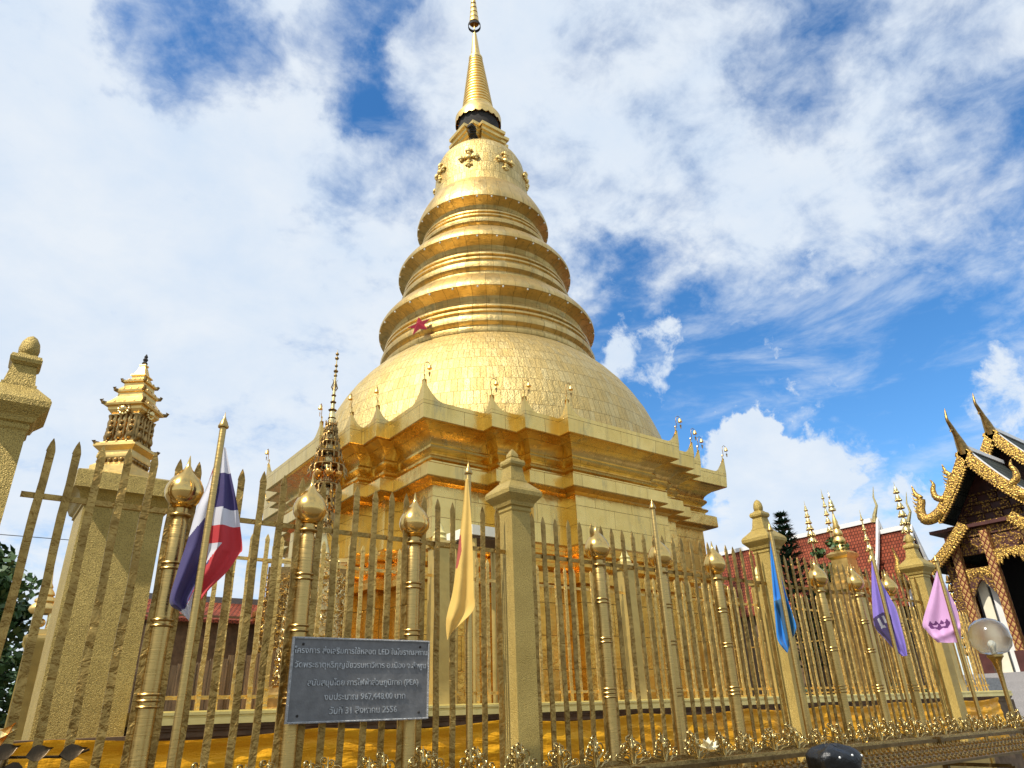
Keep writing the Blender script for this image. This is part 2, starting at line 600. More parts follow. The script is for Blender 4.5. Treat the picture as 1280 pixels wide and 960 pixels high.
PAVE = paving()
SCRUB = simple('green brown earth', (0.05, 0.055, 0.025), 0.9, 0, 0.5, 0.3, 0.3, 2.0, 0.1)


# ------------------------------------------------------------------ mesh helpers
class MB:
    def __init__(self):
        self.v, self.f, self.mi, self.uv = [], [], [], []

    def add(self, verts, faces, mi=0, uvs=None):
        o = len(self.v)
        self.v += [tuple(p) for p in verts]
        for k, f in enumerate(faces):
            self.f.append([i + o for i in f])
            self.mi.append(mi)
            self.uv.append(uvs[k] if uvs else None)
        return self

    def box(self, c, s, rz=0.0, mi=0, taper=1.0):
        hx, hy, hz = s[0] / 2, s[1] / 2, s[2] / 2
        vs = []
        for z, t in ((-hz, 1.0), (hz, taper)):
            for x, y in ((-hx, -hy), (hx, -hy), (hx, hy), (-hx, hy)):
                x, y = x * t, y * t
                vs.append((c[0] + x * cos(rz) - y * sin(rz), c[1] + x * sin(rz) + y * cos(rz), c[2] + z))
        u = lambda a, b: [(0, 0), (a, 0), (a, b), (0, b)]
        self.add(vs, [(3, 2, 1, 0), (4, 5, 6, 7), (0, 1, 5, 4), (1, 2, 6, 5), (2, 3, 7, 6), (3, 0, 4, 7)], mi,
                 [u(s[0], s[1]), u(s[0], s[1]), u(s[0], s[2]), u(s[1], s[2]), u(s[0], s[2]), u(s[1], s[2])])
        return self

    def rings(self, rs, closed=True, cap0=False, cap1=False, mi=0):
        """loft between rings (lists of points with equal count); UV in metres"""
        n = len(rs[0])
        o = len(self.v)
        for r in rs:
            self.v += [tuple(p) for p in r]
        per = [0.0]
        mid = max(rs, key=lambda r: (Vector(r[0]) - Vector(r[n // 2])).length)
        for i in range(n):
            per.append(per[-1] + (Vector(mid[i]) - Vector(mid[(i + 1) % n])).length)
        lv = [0.0]
        for a, b in zip(rs, rs[1:]):
            lv.append(lv[-1] + (Vector(a[0]) - Vector(b[0])).length)
        for j in range(len(rs) - 1):
            for i in range(n if closed else n - 1):
                k = (i + 1) % n
                self.f.append([o + j * n + i, o + j * n + k, o + (j + 1) * n + k, o + (j + 1) * n + i])
                self.mi.append(mi)
                self.uv.append([(per[i], lv[j]), (per[i + 1], lv[j]), (per[i + 1], lv[j + 1]), (per[i], lv[j + 1])])
        if cap0:
            self.f.append([o + i for i in reversed(range(n))])
            self.mi.append(mi)
            self.uv.append(None)
        if cap1:
            self.f.append([o + (len(rs) - 1) * n + i for i in range(n)])
            self.mi.append(mi)
            self.uv.append(None)
        return self

    def lathe(self, prof, n=24, c=(0, 0, 0), mi=0, off=None, cap=True, sx=1.0, rot=0.0):
        rs = []
        for r, z in prof:
            ox, oy = off(z + c[2]) if off else (0, 0)
            rs.append([(c[0] + ox + sx * r * cos(2 * pi * i / n + rot), c[1] + oy + r * sin(2 * pi * i / n + rot), c[2] + z) for i in range(n)])
        return self.rings(rs, True, cap and prof[0][0] > 1e-4, cap and prof[-1][0] > 1e-4, mi)

    def square(self, prof, c=(0, 0, 0), mi=0, rz=0.0):
        q = [(-1, -1), (1, -1), (1, 1), (-1, 1)]
        rs = []
        for h, z in prof:
            rs.append([(c[0] + h * (x * cos(rz) - y * sin(rz)), c[1] + h * (x * sin(rz) + y * cos(rz)), c[2] + z) for x, y in q])
        return self.rings(rs, True, True, True, mi)

    def tube(self, pts, r, n=8, mi=0, flat=1.0):
        pts = [Vector(p) for p in pts]
        rr = r if isinstance(r, (list, tuple)) else [r] * len(pts)
        rs = []
        up = Vector((0.13, 0.21, 0.97)).normalized()
        for i, p in enumerate(pts):
            t = (pts[min(i + 1, len(pts) - 1)] - pts[max(i - 1, 0)]).normalized()
            a = t.cross(up)
            if a.length < 0.05:
                a = t.cross(Vector((1, 0, 0)))
            a.normalize()
            b = t.cross(a).normalized()
            rs.append([p + (a * cos(2 * pi * k / n) * flat + b * sin(2 * pi * k / n)) * rr[i] for k in range(n)])
        return self.rings(rs, True, True, True, mi)

    def sphere(self, c, r, n=10, mi=0, sz=1.0):
        prof = [(r * sin(pi * i / n) if 0 < i < n else 1e-5, -r * sz * cos(pi * i / n)) for i in range(n + 1)]
        return self.lathe(prof, n + 2, c, mi, cap=False)

    def prism(self, poly, axis, a, b, mi=0):
        """extrude polygon of 2-d points from a to b along axis 'x','y' or 'z'"""
        def P(u, v, w):
            return {'x': (w, u, v), 'y': (u, w, v), 'z': (u, v, w)}[axis]
        n = len(poly)
        vs = [P(u, v, a) for u, v in poly] + [P(u, v, b) for u, v in poly]
        fs = [tuple(range(n)), tuple(range(2 * n - 1, n - 1, -1))] + [(i, i + n, (i + 1) % n + n, (i + 1) % n) for i in range(n)]
        uvs = [list(poly), list(reversed(poly))]
        for i in range(n):
            L = math.dist(poly[i], poly[(i + 1) % n])
            uvs.append([(0, 0), (0, b - a), (L, b - a), (L, 0)])
        return self.add(vs, fs, mi, uvs)

    def build(self, name, mats, parent=None, angle=35, **kw):
        me = bpy.data.meshes.new(name)
        me.from_pydata(self.v, [], self.f)
        for m in (mats if isinstance(mats, (list, tuple)) else [mats]):
            me.materials.append(m)
        me.polygons.foreach_set('material_index', self.mi)
        ul = me.uv_layers.new(name='UVMap')
        for p, uv in zip(me.polygons, self.uv):
            if uv:
                for li, q in zip(p.loop_indices, uv):
                    ul.data[li].uv = q
        bm = bmesh.new()
        bm.from_mesh(me)
        bmesh.ops.recalc_face_normals(bm, faces=bm.faces)
        bm.to_mesh(me)
        bm.free()
        me.shade_smooth()
        me.set_sharp_from_angle(angle=radians(angle))
        o = bpy.data.objects.new(name, me)
        COL.objects.link(o)
        if parent:
            o.parent = parent
        tag(o, **kw)
        return o


def tag(o, label=None, cat=None, group=None, kind=None):
    if cat and not kind:
        kind = 'thing'
    for k, v in (('label', label), ('category', cat), ('group', group), ('kind', kind)):
        if v:
            o[k] = v
    return o


def empty(name, loc, label, cat, group=None, rz=0.0):
    o = bpy.data.objects.new(name, None)
    COL.objects.link(o)
    o.location = loc
    o.rotation_euler.z = rz
    o.empty_display_size = 0.1
    return tag(o, label, cat, group)


def place(o, parent, loc=(0, 0, 0), rz=0.0):
    """a copy of a mesh object, sharing its data, as a part of parent"""
    c = o.copy()
    COL.objects.link(c)
    c.parent = parent
    c.location = loc
    c.rotation_euler.z = rz
    return c


def copy_tree(o, parent=None):
    c = o.copy()
    COL.objects.link(c)
    if parent:
        c.parent = parent
    for ch in list(o.children):
        copy_tree(ch, c)
    return c


# ------------------------------------------------------------------ ground
MB().add([(-600, -600, GROUND), (900, -600, GROUND), (900, 900, GROUND), (-600, 900, GROUND)], [(0, 1, 2, 3)]).build('ground', SCRUB, kind='structure')
MB().add([(-30, -25, GROUND + .004), (60, -25, GROUND + .004), (60, 60, GROUND + .004), (-30, 60, GROUND + .004)], [(0, 1, 2, 3)]).build('pavement', PAVE, kind='structure')

# ------------------------------------------------------------------ the great chedi
CX, CY = 16.66, 24.10
HS, T1, T2, T3, ST = 7.10, 4.93, 3.98, 2.60, 0.47


def redent(e, z):
    """stepped square plan inset by e"""
    L = [HS - e, HS + ST - e, HS + 2 * ST - e, HS + 3 * ST - e]
    t1, t2, t3 = T1 - e, T2 - e, T3 - e
    q = [(L[3], t3), (L[2], t3), (L[2], t2), (L[1], t2), (L[1], t1), (L[0], t1), (L[0], L[0]), (t1, L[0]), (t1, L[1]), (t2, L[1]), (t2, L[2]), (t3, L[2]), (t3, L[3])]
    pts = []
    for k in range(4):
        for x, y in q:
            for _ in range(k):
                x, y = -y, x
            pts.append((CX + x, CY + y, z))
    return pts


chedi = empty('chedi', (CX, CY, GROUND), 'great gold chedi with ringed bell dome and tall spire behind the fences', 'chedi')


def local(o):
    """move a world-space part under the chedi empty"""
    o.matrix_parent_inverse = Matrix.Translation((-CX, -CY, -GROUND))
    return o


# lower walls and mouldings
prof = [(0.10, GROUND), (0.10, -0.9), (0.22, -0.75), (0.22, 3.30)]
local(MB().rings([redent(e, z) for e, z in prof]).build('hammered_wall', GOLD_LOW, chedi))
prof = [(0.22, 3.30), (0.02, 3.34), (0.02, 3.52), (0.16, 3.56), (0.16, 3.68), (0.30, 3.78), (0.22, 3.86), (0.22, 3.98), (0.42, 4.06), (0.42, 4.16), (0.52, 4.24),
        (0.46, 4.30), (0.46, 4.40), (0.66, 4.48), (0.66, 4.60), (0.82, 4.68), (0.84, 4.72)]
local(MB().rings([redent(e, z) for e, z in prof]).build('base_moulding', GOLD_LOW, chedi, 25))
prof = [(0.84, 4.72), (0.84, 6.30)]
local(MB().rings([redent(e, z) for e, z in prof]).build('upper_wall', GOLD_WALL, chedi))
prof = [(0.84, 6.30), (0.78, 6.33), (0.72, 6.38), (0.58, 6.40), (0.42, 6.42), (0.40, 6.46), (0.40, 6.84), (0.44, 6.88), (0.56, 6.93), (0.70, 6.97), (0.70, 7.03), (0.62, 7.08), (0.60, 7.14), (0.66, 7.20),
        (0.76, 7.24), (0.78, 7.30), (0.70, 7.36), (0.62, 7.44), (0.60, 7.50), (0.64, 7.56), (0.70, 7.60), (0.66, 7.70), (0.56, 7.80), (0.40, 7.91), (0.22, 7.98), (0.10, 8.02)]
local(MB().rings([redent(e, z) for e, z in prof]).build('cornice', GOLD_WALL, chedi, 25))
prof = [(0.10, 8.02), (0.0, 8.03), (-0.02, 8.05), (-0.06, 8.62), (0.10, 8.64), (0.14, 8.30), (2.4, 8.30)]
local(MB().rings([redent(e, z) for e, z in prof]).build('parapet', GOLD_WALL, chedi))

# horns of the parapet, one per outward corner
BELL_SPOTS = []


def horn(px, py, dirs, H, w1, w2, name='parapet_horn'):
    b = MB()
    th = 0.10
    for (dx, dy), w in zip(dirs, (w1, w2)):
        nx, ny = (dirs[1] if (dx, dy) == dirs[0] else dirs[0])     # inward normal is along the other edge
        N = 9
        fr, bk = [], []
        for i in range(N):
            d = w * i / (N - 1)
            h = 0.015 + H * (1 - i / (N - 1)) ** 1.7
            fr.append(((px + dx * d, py + dy * d), 8.60, 8.62 + h))
        vs, fs, uv = [], [], []
        for (q, z0, z1) in fr:
            ix, iy = q[0] + nx * th, q[1] + ny * th
            vs += [(q[0], q[1], z0), (q[0], q[1], z1), (ix, iy, z1), (ix, iy, z0)]
        for i in range(N - 1):
            a, c = 4 * i, 4 * i + 4
            L0, L1 = w * i / (N - 1), w * (i + 1) / (N - 1)
            fs += [(a, c, c + 1, a + 1), (a + 1, c + 1, c + 2, a + 2), (a + 3, a + 2, c + 2, c + 3)]
            uv += [[(L0, 0), (L1, 0), (L1, .4), (L0, .4)]] * 3
        fs += [(4 * N - 1, 4 * N - 2, 4 * N - 3, 4 * N - 4)]
        uv += [[(0, 0), (.1, 0), (.1, .1), (0, .1)]]
        b.add(vs, fs, 0, uv)
    b.lathe([(0.022, 0), (0.02, 0.16), (0.03, 0.18), (0.012, 0.22)], 6, (px + (dirs[0][0] + dirs[1][0]) * .04, py + (dirs[0][1] + dirs[1][1]) * .04, 8.60 + H))
    local(b.build(name, GOLD_WALL, chedi))


E0 = -0.06
for k in range(4):
    L = [HS - E0, HS + ST - E0, HS + 2 * ST - E0, HS + 3 * ST - E0]
    t1, t2, t3 = T1 - E0, T2 - E0, T3 - E0
    cs = [((L[3], t3), ((0, -1), (-1, 0)), 0.50, 0.55, 0.40), ((L[2], t2), ((0, -1), (-1, 0)), 0.46, 0.46, 0.40), ((L[1], t1), ((0, -1), (-1, 0)), 0.46, 0.46, 0.40),
          ((L[0], L[0]), ((0, -1), (-1, 0)), 0.64, 0.66, 0.66),
          ((t1, L[1]), ((0, -1), (-1, 0)), 0.46, 0.40, 0.46), ((t2, L[2]), ((0, -1), (-1, 0)), 0.46, 0.40, 0.46), ((t3, L[3]), ((0, -1), (-1, 0)), 0.50, 0.40, 0.55)]
    for (x, y), ds, H, w1, w2 in cs:
        ds = list(ds)
        for _ in range(k):
            x, y = -y, x
            ds = [(-b, a) for a, b in ds]
        horn(CX + x, CY + y, ds, H, w1, w2)
        BELL_SPOTS.append((CX + x, CY + y, 8.62 + H))

# round body: everything leans a hair to the left as it rises, as the real axis does
_h = Vector((CX, CY)).normalized()


def lean(z):
    k = 0.20 + (z - 16.0) * (-0.45 / 22.0)
    return (k * _h.y, -k * _h.x)


def rev(prof, name, mat, n=96, parent=chedi, angle=30):
    return local(MB().lathe(prof, n, (CX, CY, 0), off=lean, cap=False).build(name, mat, parent, angle))


dome = [(7.62, 8.30), (7.60, 8.8), (7.52, 9.4), (7.38, 10.0), (7.18, 10.6), (6.94, 11.2), (6.62, 11.8), (6.26, 12.35), (5.86, 12.85), (5.42, 13.3), (5.0, 13.66), (4.86, 13.78)]
rev(dome, 'dome', GOLD_DOME)


def tier(R, zb, zl, Rt, zt):
    """one ring: moulded neck from zb, overhanging lip of radius R at zl, sloping shoulder to (Rt, zt)"""
    H = zl - zb
    p = [(R - .16, zb - .03), (R - .13, zb + .02 * H), (R - .13, zb + .08 * H), (R - .24, zb + .10 * H), (R - .26, zb + .16 * H), (R - .20, zb + .18 * H), (R - .11, zb + .22 * H), (R - .09, zb + .28 * H),
         (R - .13, zb + .34 * H), (R - .26, zb + .36 * H), (R - .30, zb + .38 * H), (R - .30, zb + .44 * H), (R - .22, zb + .46 * H), (R - .22, zb + .50 * H), (R - .34, zb + .52 * H), (R - .38, zb + .57 * H),
         (R - .28, zb + .59 * H), (R - .28, zb + .63 * H), (R - .46, zb + .66 * H), (R - .56, zb + .72 * H), (R - .58, zb + .80 * H), (R - .50, zb + .88 * H), (R - .32, zb + .94 * H), (R - .08, zb + .968 * H),
         (R - .05, zb + .975 * H), (R - .01, zb + .978 * H), (R, zb + .985 * H), (R, zl + .10)]
    S_ = []
    for i in range(1, 9):
        t = i / 8
        S_.append((R + (Rt - R) * (t ** 1.25), zl + .10 + (zt - zl - .10) * (1 - (1 - t) ** 1.15)))
    return p + S_


RINGS = []
for R, zb, zl, Rt, zt in ((5.07, 13.78, 15.90, 4.22, 16.98), (4.22, 16.98, 19.08, 3.40, 20.14), (3.34, 20.14, 22.02, 2.56, 23.75)):
    o = rev(tier(R, zb, zl, Rt, zt), 'ring_terrace', GOLD_RING, 96, angle=28)
    RINGS.append((o, R, zl))
bulb_b = MB().sphere((0, 0, 0), 0.045, 6)
bulb0 = None
for o, R, zl in RINGS:
    for i in range(30):
        a = 2 * pi * i / 30 + 0.05
        ox, oy = lean(zl)
        if bulb0 is None:
            bulb0 = bulb_b.build('bulb', BULB, o)
            bulb = bulb0
        else:
            bulb = bulb0.copy()
            COL.objects.link(bulb)
            bulb.parent = o
        bulb.matrix_parent_inverse = Matrix.Identity(4)
        bulb.location = (CX + ox + (R - .05) * cos(a), CY + oy + (R - .05) * sin(a), zl - .09)

rev([(2.56, 23.72), (2.48, 23.9), (2.44, 24.2), (2.42, 25.0), (2.38, 25.6), (2.29, 26.15), (2.12, 26.55), (1.84, 26.9), (1.48, 27.15), (1.0, 27.32)], 'bell_body', GOLD_DOME, 72)


def flower():
    b = MB()
    b.sphere((0, 0, 0), .13, 8)
    for a, r in ((0, .36), (pi / 2, .42), (pi, .36), (3 * pi / 2, .42)):
        d = (0, cos(a), sin(a))
        for t, s in ((.5, .085), (.8, .10), (1.0, .07)):
            b.sphere((0, d[1] * r * t, d[2] * r * t), s, 6)
        for s in (-1, 1):
            b.sphere((0, d[1] * r * .85 + s * d[2] * .10, d[2] * r * .85 + s * d[1] * .10), .06, 6)
    return b


f0 = None
bellb = [o for o in chedi.children if o.name.startswith('bell_body')][0]
for i in range(8):
    a = math.atan2(-CY, -CX) + radians(-14 + 45 * i)
    if f0 is None:
        f0 = flower().build('flower_ornament', GOLD_SPIRE, bellb)
        f = f0
    else:
        f = f0.copy()
        COL.objects.link(f)
        f.parent = bellb
    ox, oy = lean(25.1)
    f.location = (CX + ox + 2.43 * cos(a), CY + oy + 2.43 * sin(a), 25.15)
    f.scale = (1.3, 1.3, 1.3)
    f.rotation_euler.z = a
    f.matrix_parent_inverse = Matrix.Identity(4)

# harmika with one bare patch at the near corner
ox, oy = lean(29)


def sq2(h, z):
    q = [(h, .52 * h), (h, -.52 * h), (.82 * h, -.52 * h), (.82 * h, -.82 * h), (.52 * h, -.82 * h), (.52 * h, -h), (-.52 * h, -h), (-.52 * h, -.82 * h), (-.82 * h, -.82 * h), (-.82 * h, -.52 * h), (-h, -.52 * h), (-h, .52 * h),
         (-.82 * h, .52 * h), (-.82 * h, .82 * h), (-.52 * h, .82 * h), (-.52 * h, h), (.52 * h, h), (.52 * h, .82 * h), (.82 * h, .82 * h), (.82 * h, .52 * h)]
    return [(CX + ox + x, CY + oy + y, z) for x, y in q]


hm = MB().rings([sq2(h, z) for h, z in ((1.30, 26.75), (1.32, 27.24), (1.16, 27.28), (1.12, 27.36), (1.0, 27.42), (1.0, 27.86), (1.12, 27.92), (1.18, 28.02), (1.28, 28.06), (1.32, 28.20), (1.44, 28.24), (1.46, 28.42), (.6, 28.48))], True, False, True)
harm = local(hm.build('harmika', GOLD_SPIRE, chedi, 25))
pt = MB()
for i in range(7):
    pt.box((CX + ox - .80 - .07 * i + .02 * (i % 3), CY + oy - .80 - .05 * i + .05 * (i % 2), 27.44 + .085 * i), (.30 + .06 * (i % 2), .34 - .03 * (i % 3), .14), .3 * i)
local(pt.build('bare_patch', BARE, chedi))
rev([(1.06, 28.44), (1.10, 28.6), (1.13, 29.62)], 'dark_collar', BARE, 48)
lot = MB()
n = 88
r0, r1, r2 = [], [], []
ox2, oy2 = lean(30)
for i in range(n):
    a = 2 * pi * i / n
    sc = .10 * abs(sin(a * 11))
    for L_, R_, z_ in ((r0, 1.27, 29.50 + .14 - 1.3 * sc), (r1, 1.28, 29.98), (r2, .84, 30.75)):
        L_.append((CX + ox2 + R_ * cos(a), CY + oy2 + R_ * sin(a), z_))
r3 = [(CX + ox2 + 1.05 * cos(2 * pi * i / n), CY + oy2 + 1.05 * sin(2 * pi * i / n), 30.0) for i in range(n)]
lot.rings([r3, r0, r1, r2], True)
local(lot.build('lotus_collar', GOLD_SPIRE, chedi, 40))
pr = [(.86, 30.7)]
N = 17
for i in range(N):
    z0 = 30.72 + (34.85 - 30.72) * i / N
    z1 = 30.72 + (34.85 - 30.72) * (i + 1) / N
    ra = .84 - .50 * i / N
    rb = .84 - .50 * (i + 1) / N
    d = z1 - z0
    pr += [(ra + .035, z0 + .10 * d), (ra + .05, z0 + .35 * d), (ra + .02, z0 + .62 * d), (rb - .045, z0 + .74 * d), (rb - .045, z0 + .98 * d)]
rev(pr, 'ringed_spire', GOLD_SPIRE, 40, angle=50)
rev([(.40, 34.80), (.41, 34.92), (.37, 35.02), (.30, 35.04), (.26, 35.4), (.12, 36.95), (.10, 37.05), (.035, 37.08), (.035, 41.5)], 'spire_tip', GOLD_SPIRE, 24, angle=50)
rev([(.35, 37.62), (.38, 37.60), (.38, 37.80), (.35, 37.82), (.33, 37.72), (.35, 37.62)], 'finial_ring', BARE, 24, angle=50)
for r, za, zb_ in ((.31, 37.98, 38.42), (.27, 38.40, 38.86), (.235, 38.85, 39.27), (.20, 39.28, 39.68), (.165, 39.72, 40.05), (.13, 40.12, 40.4), (.09, 40.5, 40.75)):
    rev([(r * .88, za + .01), (r, za), (r * .98, za + .05), (r * .86, zb_ - .08), (r * .6, zb_), (.04, zb_ + .02)], 'finial_umbrella', GOLD_SPIRE, 20, angle=50)

# red star hung on the lowest ring
a = math.atan2(-CY, -CX)
st = MB()
pts = []
for i in range(10):
    r = .40 if i % 2 == 0 else .17
    t = pi / 2 + pi * i / 5 + .25
    pts.append((r * cos(t), r * sin(t)))
vs = [(u, -.02, v) for u, v in pts] + [(0, -.12, 0), (0, .08, 0)]
st.add(vs, [(i, (i + 1) % 10, 10) for i in range(10)] + [((i + 1) % 10, i, 11) for i in range(10)])
so = st.build('star_lantern', STAR, None, 20, label='red foil star lantern hung on the lowest ring terrace of the chedi', cat='star lantern')
so.location = (CX - 4.62, CY - 2.16, 14.32)
so.scale = (1.4, 1.4, 1.4)
so.rotation_euler = (radians(-18), 0, radians(-58))


# small bells hung on hooks over the parapet horns that show
def wind_bell():
    r = empty('wind_bell', (0, 0, 0), None, 'bell', 'wind bells on the chedi parapet')
    MB().tube([(0, 0, 0), (0, 0, .30), (.02, 0, .42), (.10, 0, .48), (.17, 0, .42)], .012, 6).build('hook', GOLD_DARK, r)
    MB().lathe([(.075, 0), (.08, .01), (.06, .07), (.05, .12), (.02, .15), (.006, .17)], 12, (.17, 0, .24)).build('bell_cup', GOLD_SPIRE, r)
    b = MB()
    b.tube([(.17, 0, .26), (.17, 0, .12)], .004, 4)
    b.prism([(.13, .12), (.17, .14), (.21, .12), (.19, 0.0), (.17, -.03), (.15, 0.0)], 'y', -.003, .003)
    b.build('clapper_leaf', GOLD_DARK, r)
    return r


spots = {}
for (x, y, z) in BELL_SPOTS:
    spots[(round(x - CX, 2), round(y - CY, 2))] = (x, y, z)
near = [p for p in BELL_SPOTS if (p[1] < CY - 6.5 or p[0] < CX - 6.5) and not (p[0] > CX + 7.3) and p[1] < CY + 6]
names = {}
front = sorted([p for p in near if p[1] < CY - 7.0], key=lambda p: p[0])
side = sorted([p for p in near if p not in front], key=lambda p: p[1])
flab = ['small wind bell on the tall horn at the near corner of the chedi', 'small wind bell on the first horn right of the near corner', 'small wind bell on the second horn right of the near corner', 'small wind bell on the third horn right of the near corner',
        'small wind bell at the right end of the long front parapet', 'small wind bell between the long front parapet and the far right horns', 'small wind bell on the last horn but one at the right of the parapet', 'small wind bell over the far right corner of the chedi parapet']
slab = ['small wind bell on the first horn left of the near corner', 'small wind bell on the second horn left of the near corner', 'small wind bell beside the bronze umbrella on the left parapet', 'small wind bell at the far left end of the parapet']
proto_bell = None
for lst, labs in ((front, flab), (side, slab)):
    for p, lb in zip(lst, labs):
        if proto_bell is None:
            proto_bell = wind_bell()
            o = proto_bell
        else:
            o = copy_tree(proto_bell)
        o.location = (p[0], p[1], p[2] + .12)
        o.rotation_euler.z = radians(-130 if lst is side else -20)
        o['label'] = lb

# ------------------------------------------------------------------ outer fence
FY = 5.0
PX = [-0.08, 3.77, 7.56, 11.36]
POST_D = (1.0, 1.885, 2.77)


def pillar(name, loc, label, rz=0.0, knob='pointed'):
    r = empty(name, loc, label, 'pillar', 'stucco pillars of the outer fence', rz)
    sq_ = lambda p: MB().square([(h * .83, z) for h, z in p])
    sq_([(.135, GROUND - loc[2]), (.135, -.5), (.126, -.48), (.124, 1.62)]).build('shaft', STUCCO, r)
    sq_([(.124, 1.62), (.136, 1.635), (.132, 1.665), (.152, 1.675), (.165, 1.705), (.205, 1.745), (.224, 1.765), (.228, 1.80), (.214, 1.825), (.165, 1.865), (.125, 1.90), (.120, 1.905)]).build('cap', STUCCO, r, 16)
    sq_([(.112, 1.905), (.112, 1.925), (.100, 1.93), (.078, 2.055), (.074, 2.06)]).build('pedestal', STUCCO, r, 16)
    sq_([(.080, 2.06), (.100, 2.078), (.104, 2.10), (.094, 2.125), (.066, 2.135), (.052, 2.15)]).build('collar', STUCCO, r, 16)
    if knob == 'pointed':
        sq_([(.040, 2.15), (.050, 2.165), (.046, 2.19), (.022, 2.225), (.003, 2.245)]).build('finial', STUCCO, r)
    else:
        MB().lathe([(.042, 2.145), (.055, 2.165), (.058, 2.195), (.050, 2.24), (.030, 2.275), (.002, 2.295)], 16).build('finial', STUCCO, r)
    return r


plab = ['gold stucco fence pillar at the left edge with an egg shaped finial', 'gold stucco fence pillar with pointed finial right of the yellow flag',
        'gold stucco fence pillar behind the blue flag', 'gold stucco fence pillar behind the pink flag']
for i, x in enumerate(PX):
    pillar('fence_pillar', (x, FY, 0), plab[i], 0, 'pointed' if i == 1 else 'egg')


def spear_mesh(top, bot, w, t, tip):
    b = MB()
    N = 12
    rs = []
    for i in range(N + 1):
        z = bot + (top - tip - bot) * i / N
        k = 1 + .05 * sin(i * 2.1)
        j = .003 * sin(i * 1.7 + 1)
        rs.append([(-w / 2 * k + j, -t / 2, z), (w / 2 * k + j, -t / 2, z), (w / 2 * k + j, t / 2, z), (-w / 2 * k + j, t / 2, z)])
    for k, z in ((1.08, top - tip), (.92, top - tip * .75), (.55, top - tip * .35), (.06, top)):
        rs.append([(-w / 2 * k, -t / 2 * k, z), (w / 2 * k, -t / 2 * k, z), (w / 2 * k, t / 2 * k, z), (-w / 2 * k, t / 2 * k, z)])
    b.rings(rs, True, True, True)
    return b


spear0 = None


def onion_post(parent, x):
    b = MB()
    prof = [(.062, GROUND), (.062, -.72), (.056, -.70)]

    def grp(z, k=3):
        out = []
        for j in range(k):
            zz_ = z + j * .034
            out += [(.056, zz_ - .010), (.068, zz_ - .006), (.071, zz_), (.068, zz_ + .006), (.056, zz_ + .010)]
        return out
    prof += grp(.09) + grp(.55, 2) + grp(.90, 2)
    prof += [(.055, 1.20), (.044, 1.225), (.043, 1.235), (.066, 1.242), (.070, 1.25), (.066, 1.258), (.047, 1.265), (.047, 1.30)]
    p = b.lathe(prof, 20, (x, 0, 0)).build('onion_post', BRASS, parent, 40)
    MB().lathe([(.045, 1.295), (.068, 1.305), (.062, 1.315), (.090, 1.330), (.117, 1.372), (.124, 1.41), (.118, 1.447), (.096, 1.492), (.062, 1.535), (.030, 1.57), (.014, 1.60), (.010, 1.63), (.002, 1.672)], 28, (x, 0, 0)).build('onion_finial', BALL, p, 60)


def outer_bay(x0, x1, label):
    global spear0
    r = empty('spear_fence', (x0, FY, GROUND), label, 'fence', 'bays of the outer spear fence')
    L = x1 - x0

    def up(o):
        o.location.z -= GROUND
        return o
    for z in (1.272, -.55):
        up(MB().box((L / 2, .012, z), (L - .20, .014, .034)).build('rail', SPEAR, r))
    xs = [0.12] + list(POST_D) + [L - 0.12]
    for a, b_ in zip(xs, xs[1:]):
        n_ = 6
        for i in range(n_):
            sx = a + (b_ - a) * (i + .5) / n_
            if spear0 is None:
                spear0 = spear_mesh(1.648, -.80, .046, .012, .085).build('spear', SPEAR, r)
                s = spear0
            else:
                s = place(spear0, r)
            s.location = (sx + random.uniform(-.008, .008), -.004, -GROUND + random.uniform(-.012, .012))
            s.rotation_euler.y = random.uniform(-.006, .006)
            s.rotation_euler.z = random.uniform(-.10, .10)
    rv = MB()
    for d in POST_D:
        onion_post(r, d)
    for ch in r.children:
        if ch.name.startswith('onion_post'):
            up(ch)
    return r


outer_bay(-0.02, PX[1], 'near bay of brass spear fence carrying the grey plaque, left of the middle pillar')
outer_bay(PX[1], PX[2], 'middle bay of brass spear fence between the yellow and the blue flag')
outer_bay(PX[2], PX[3], 'far bay of brass spear fence between the blue and the pink flag')
MB().box(((PX[0] + PX[3]) / 2, FY + .02, (GROUND - .62) / 2), (PX[3] - PX[0] + .6, .34, -.62 - GROUND)).build('fence_plinth', PAINT_GOLD, None, label='low gold plinth wall under the brass spear fence', cat='wall')

# ------------------------------------------------------------------ inner fence
IY = 8.0
IP = [1.32, 4.78, 8.22, 11.69, 15.15, 18.6]
CORX = 20.4
inner0 = None


def inner_pillar(loc, label, rz=0.0):
    r = empty('inner_pillar', loc, label, 'pillar', 'slim pillars of the inner fence', rz)
    MB().square([(.15, -.02), (.13, .02), (.105, .30), (.105, 1.86)]).build('shaft', PAINT_GOLD, r)
    b = MB()
    b.square([(.105, 1.86), (.135, 1.88), (.14, 1.93), (.12, 1.95), (.10, 1.97)])
    for s in (-1, 1):
        b.tube([(s * .10, -.05, 1.86), (s * .19, -.06, 1.90), (s * .21, -.06, 1.97), (s * .17, -.06, 1.99)], [.03, .03, .025, .012], 6)
    b.build('capital', PAINT_GOLD, r)
    MB().lathe([(.09, 1.97), (.10, 2.0), (.075, 2.04), (.088, 2.07), (.055, 2.11), (.045, 2.15), (.02, 2.20), (.003, 2.23)], 14).build('finial', PALE_GOLD, r)
    return r


ilab = ['slim gold pillar of the inner fence behind the yellow flag', 'slim gold inner fence pillar behind the first onion post right of the middle pillar', 'slim gold inner fence pillar just left of the blue flag',
        'slim gold inner fence pillar left of the purple flag', 'slim gold inner fence pillar beside the pink flag']
for x, lb in zip(IP[1:], ilab):
    inner_pillar((x, IY, .10), lb)


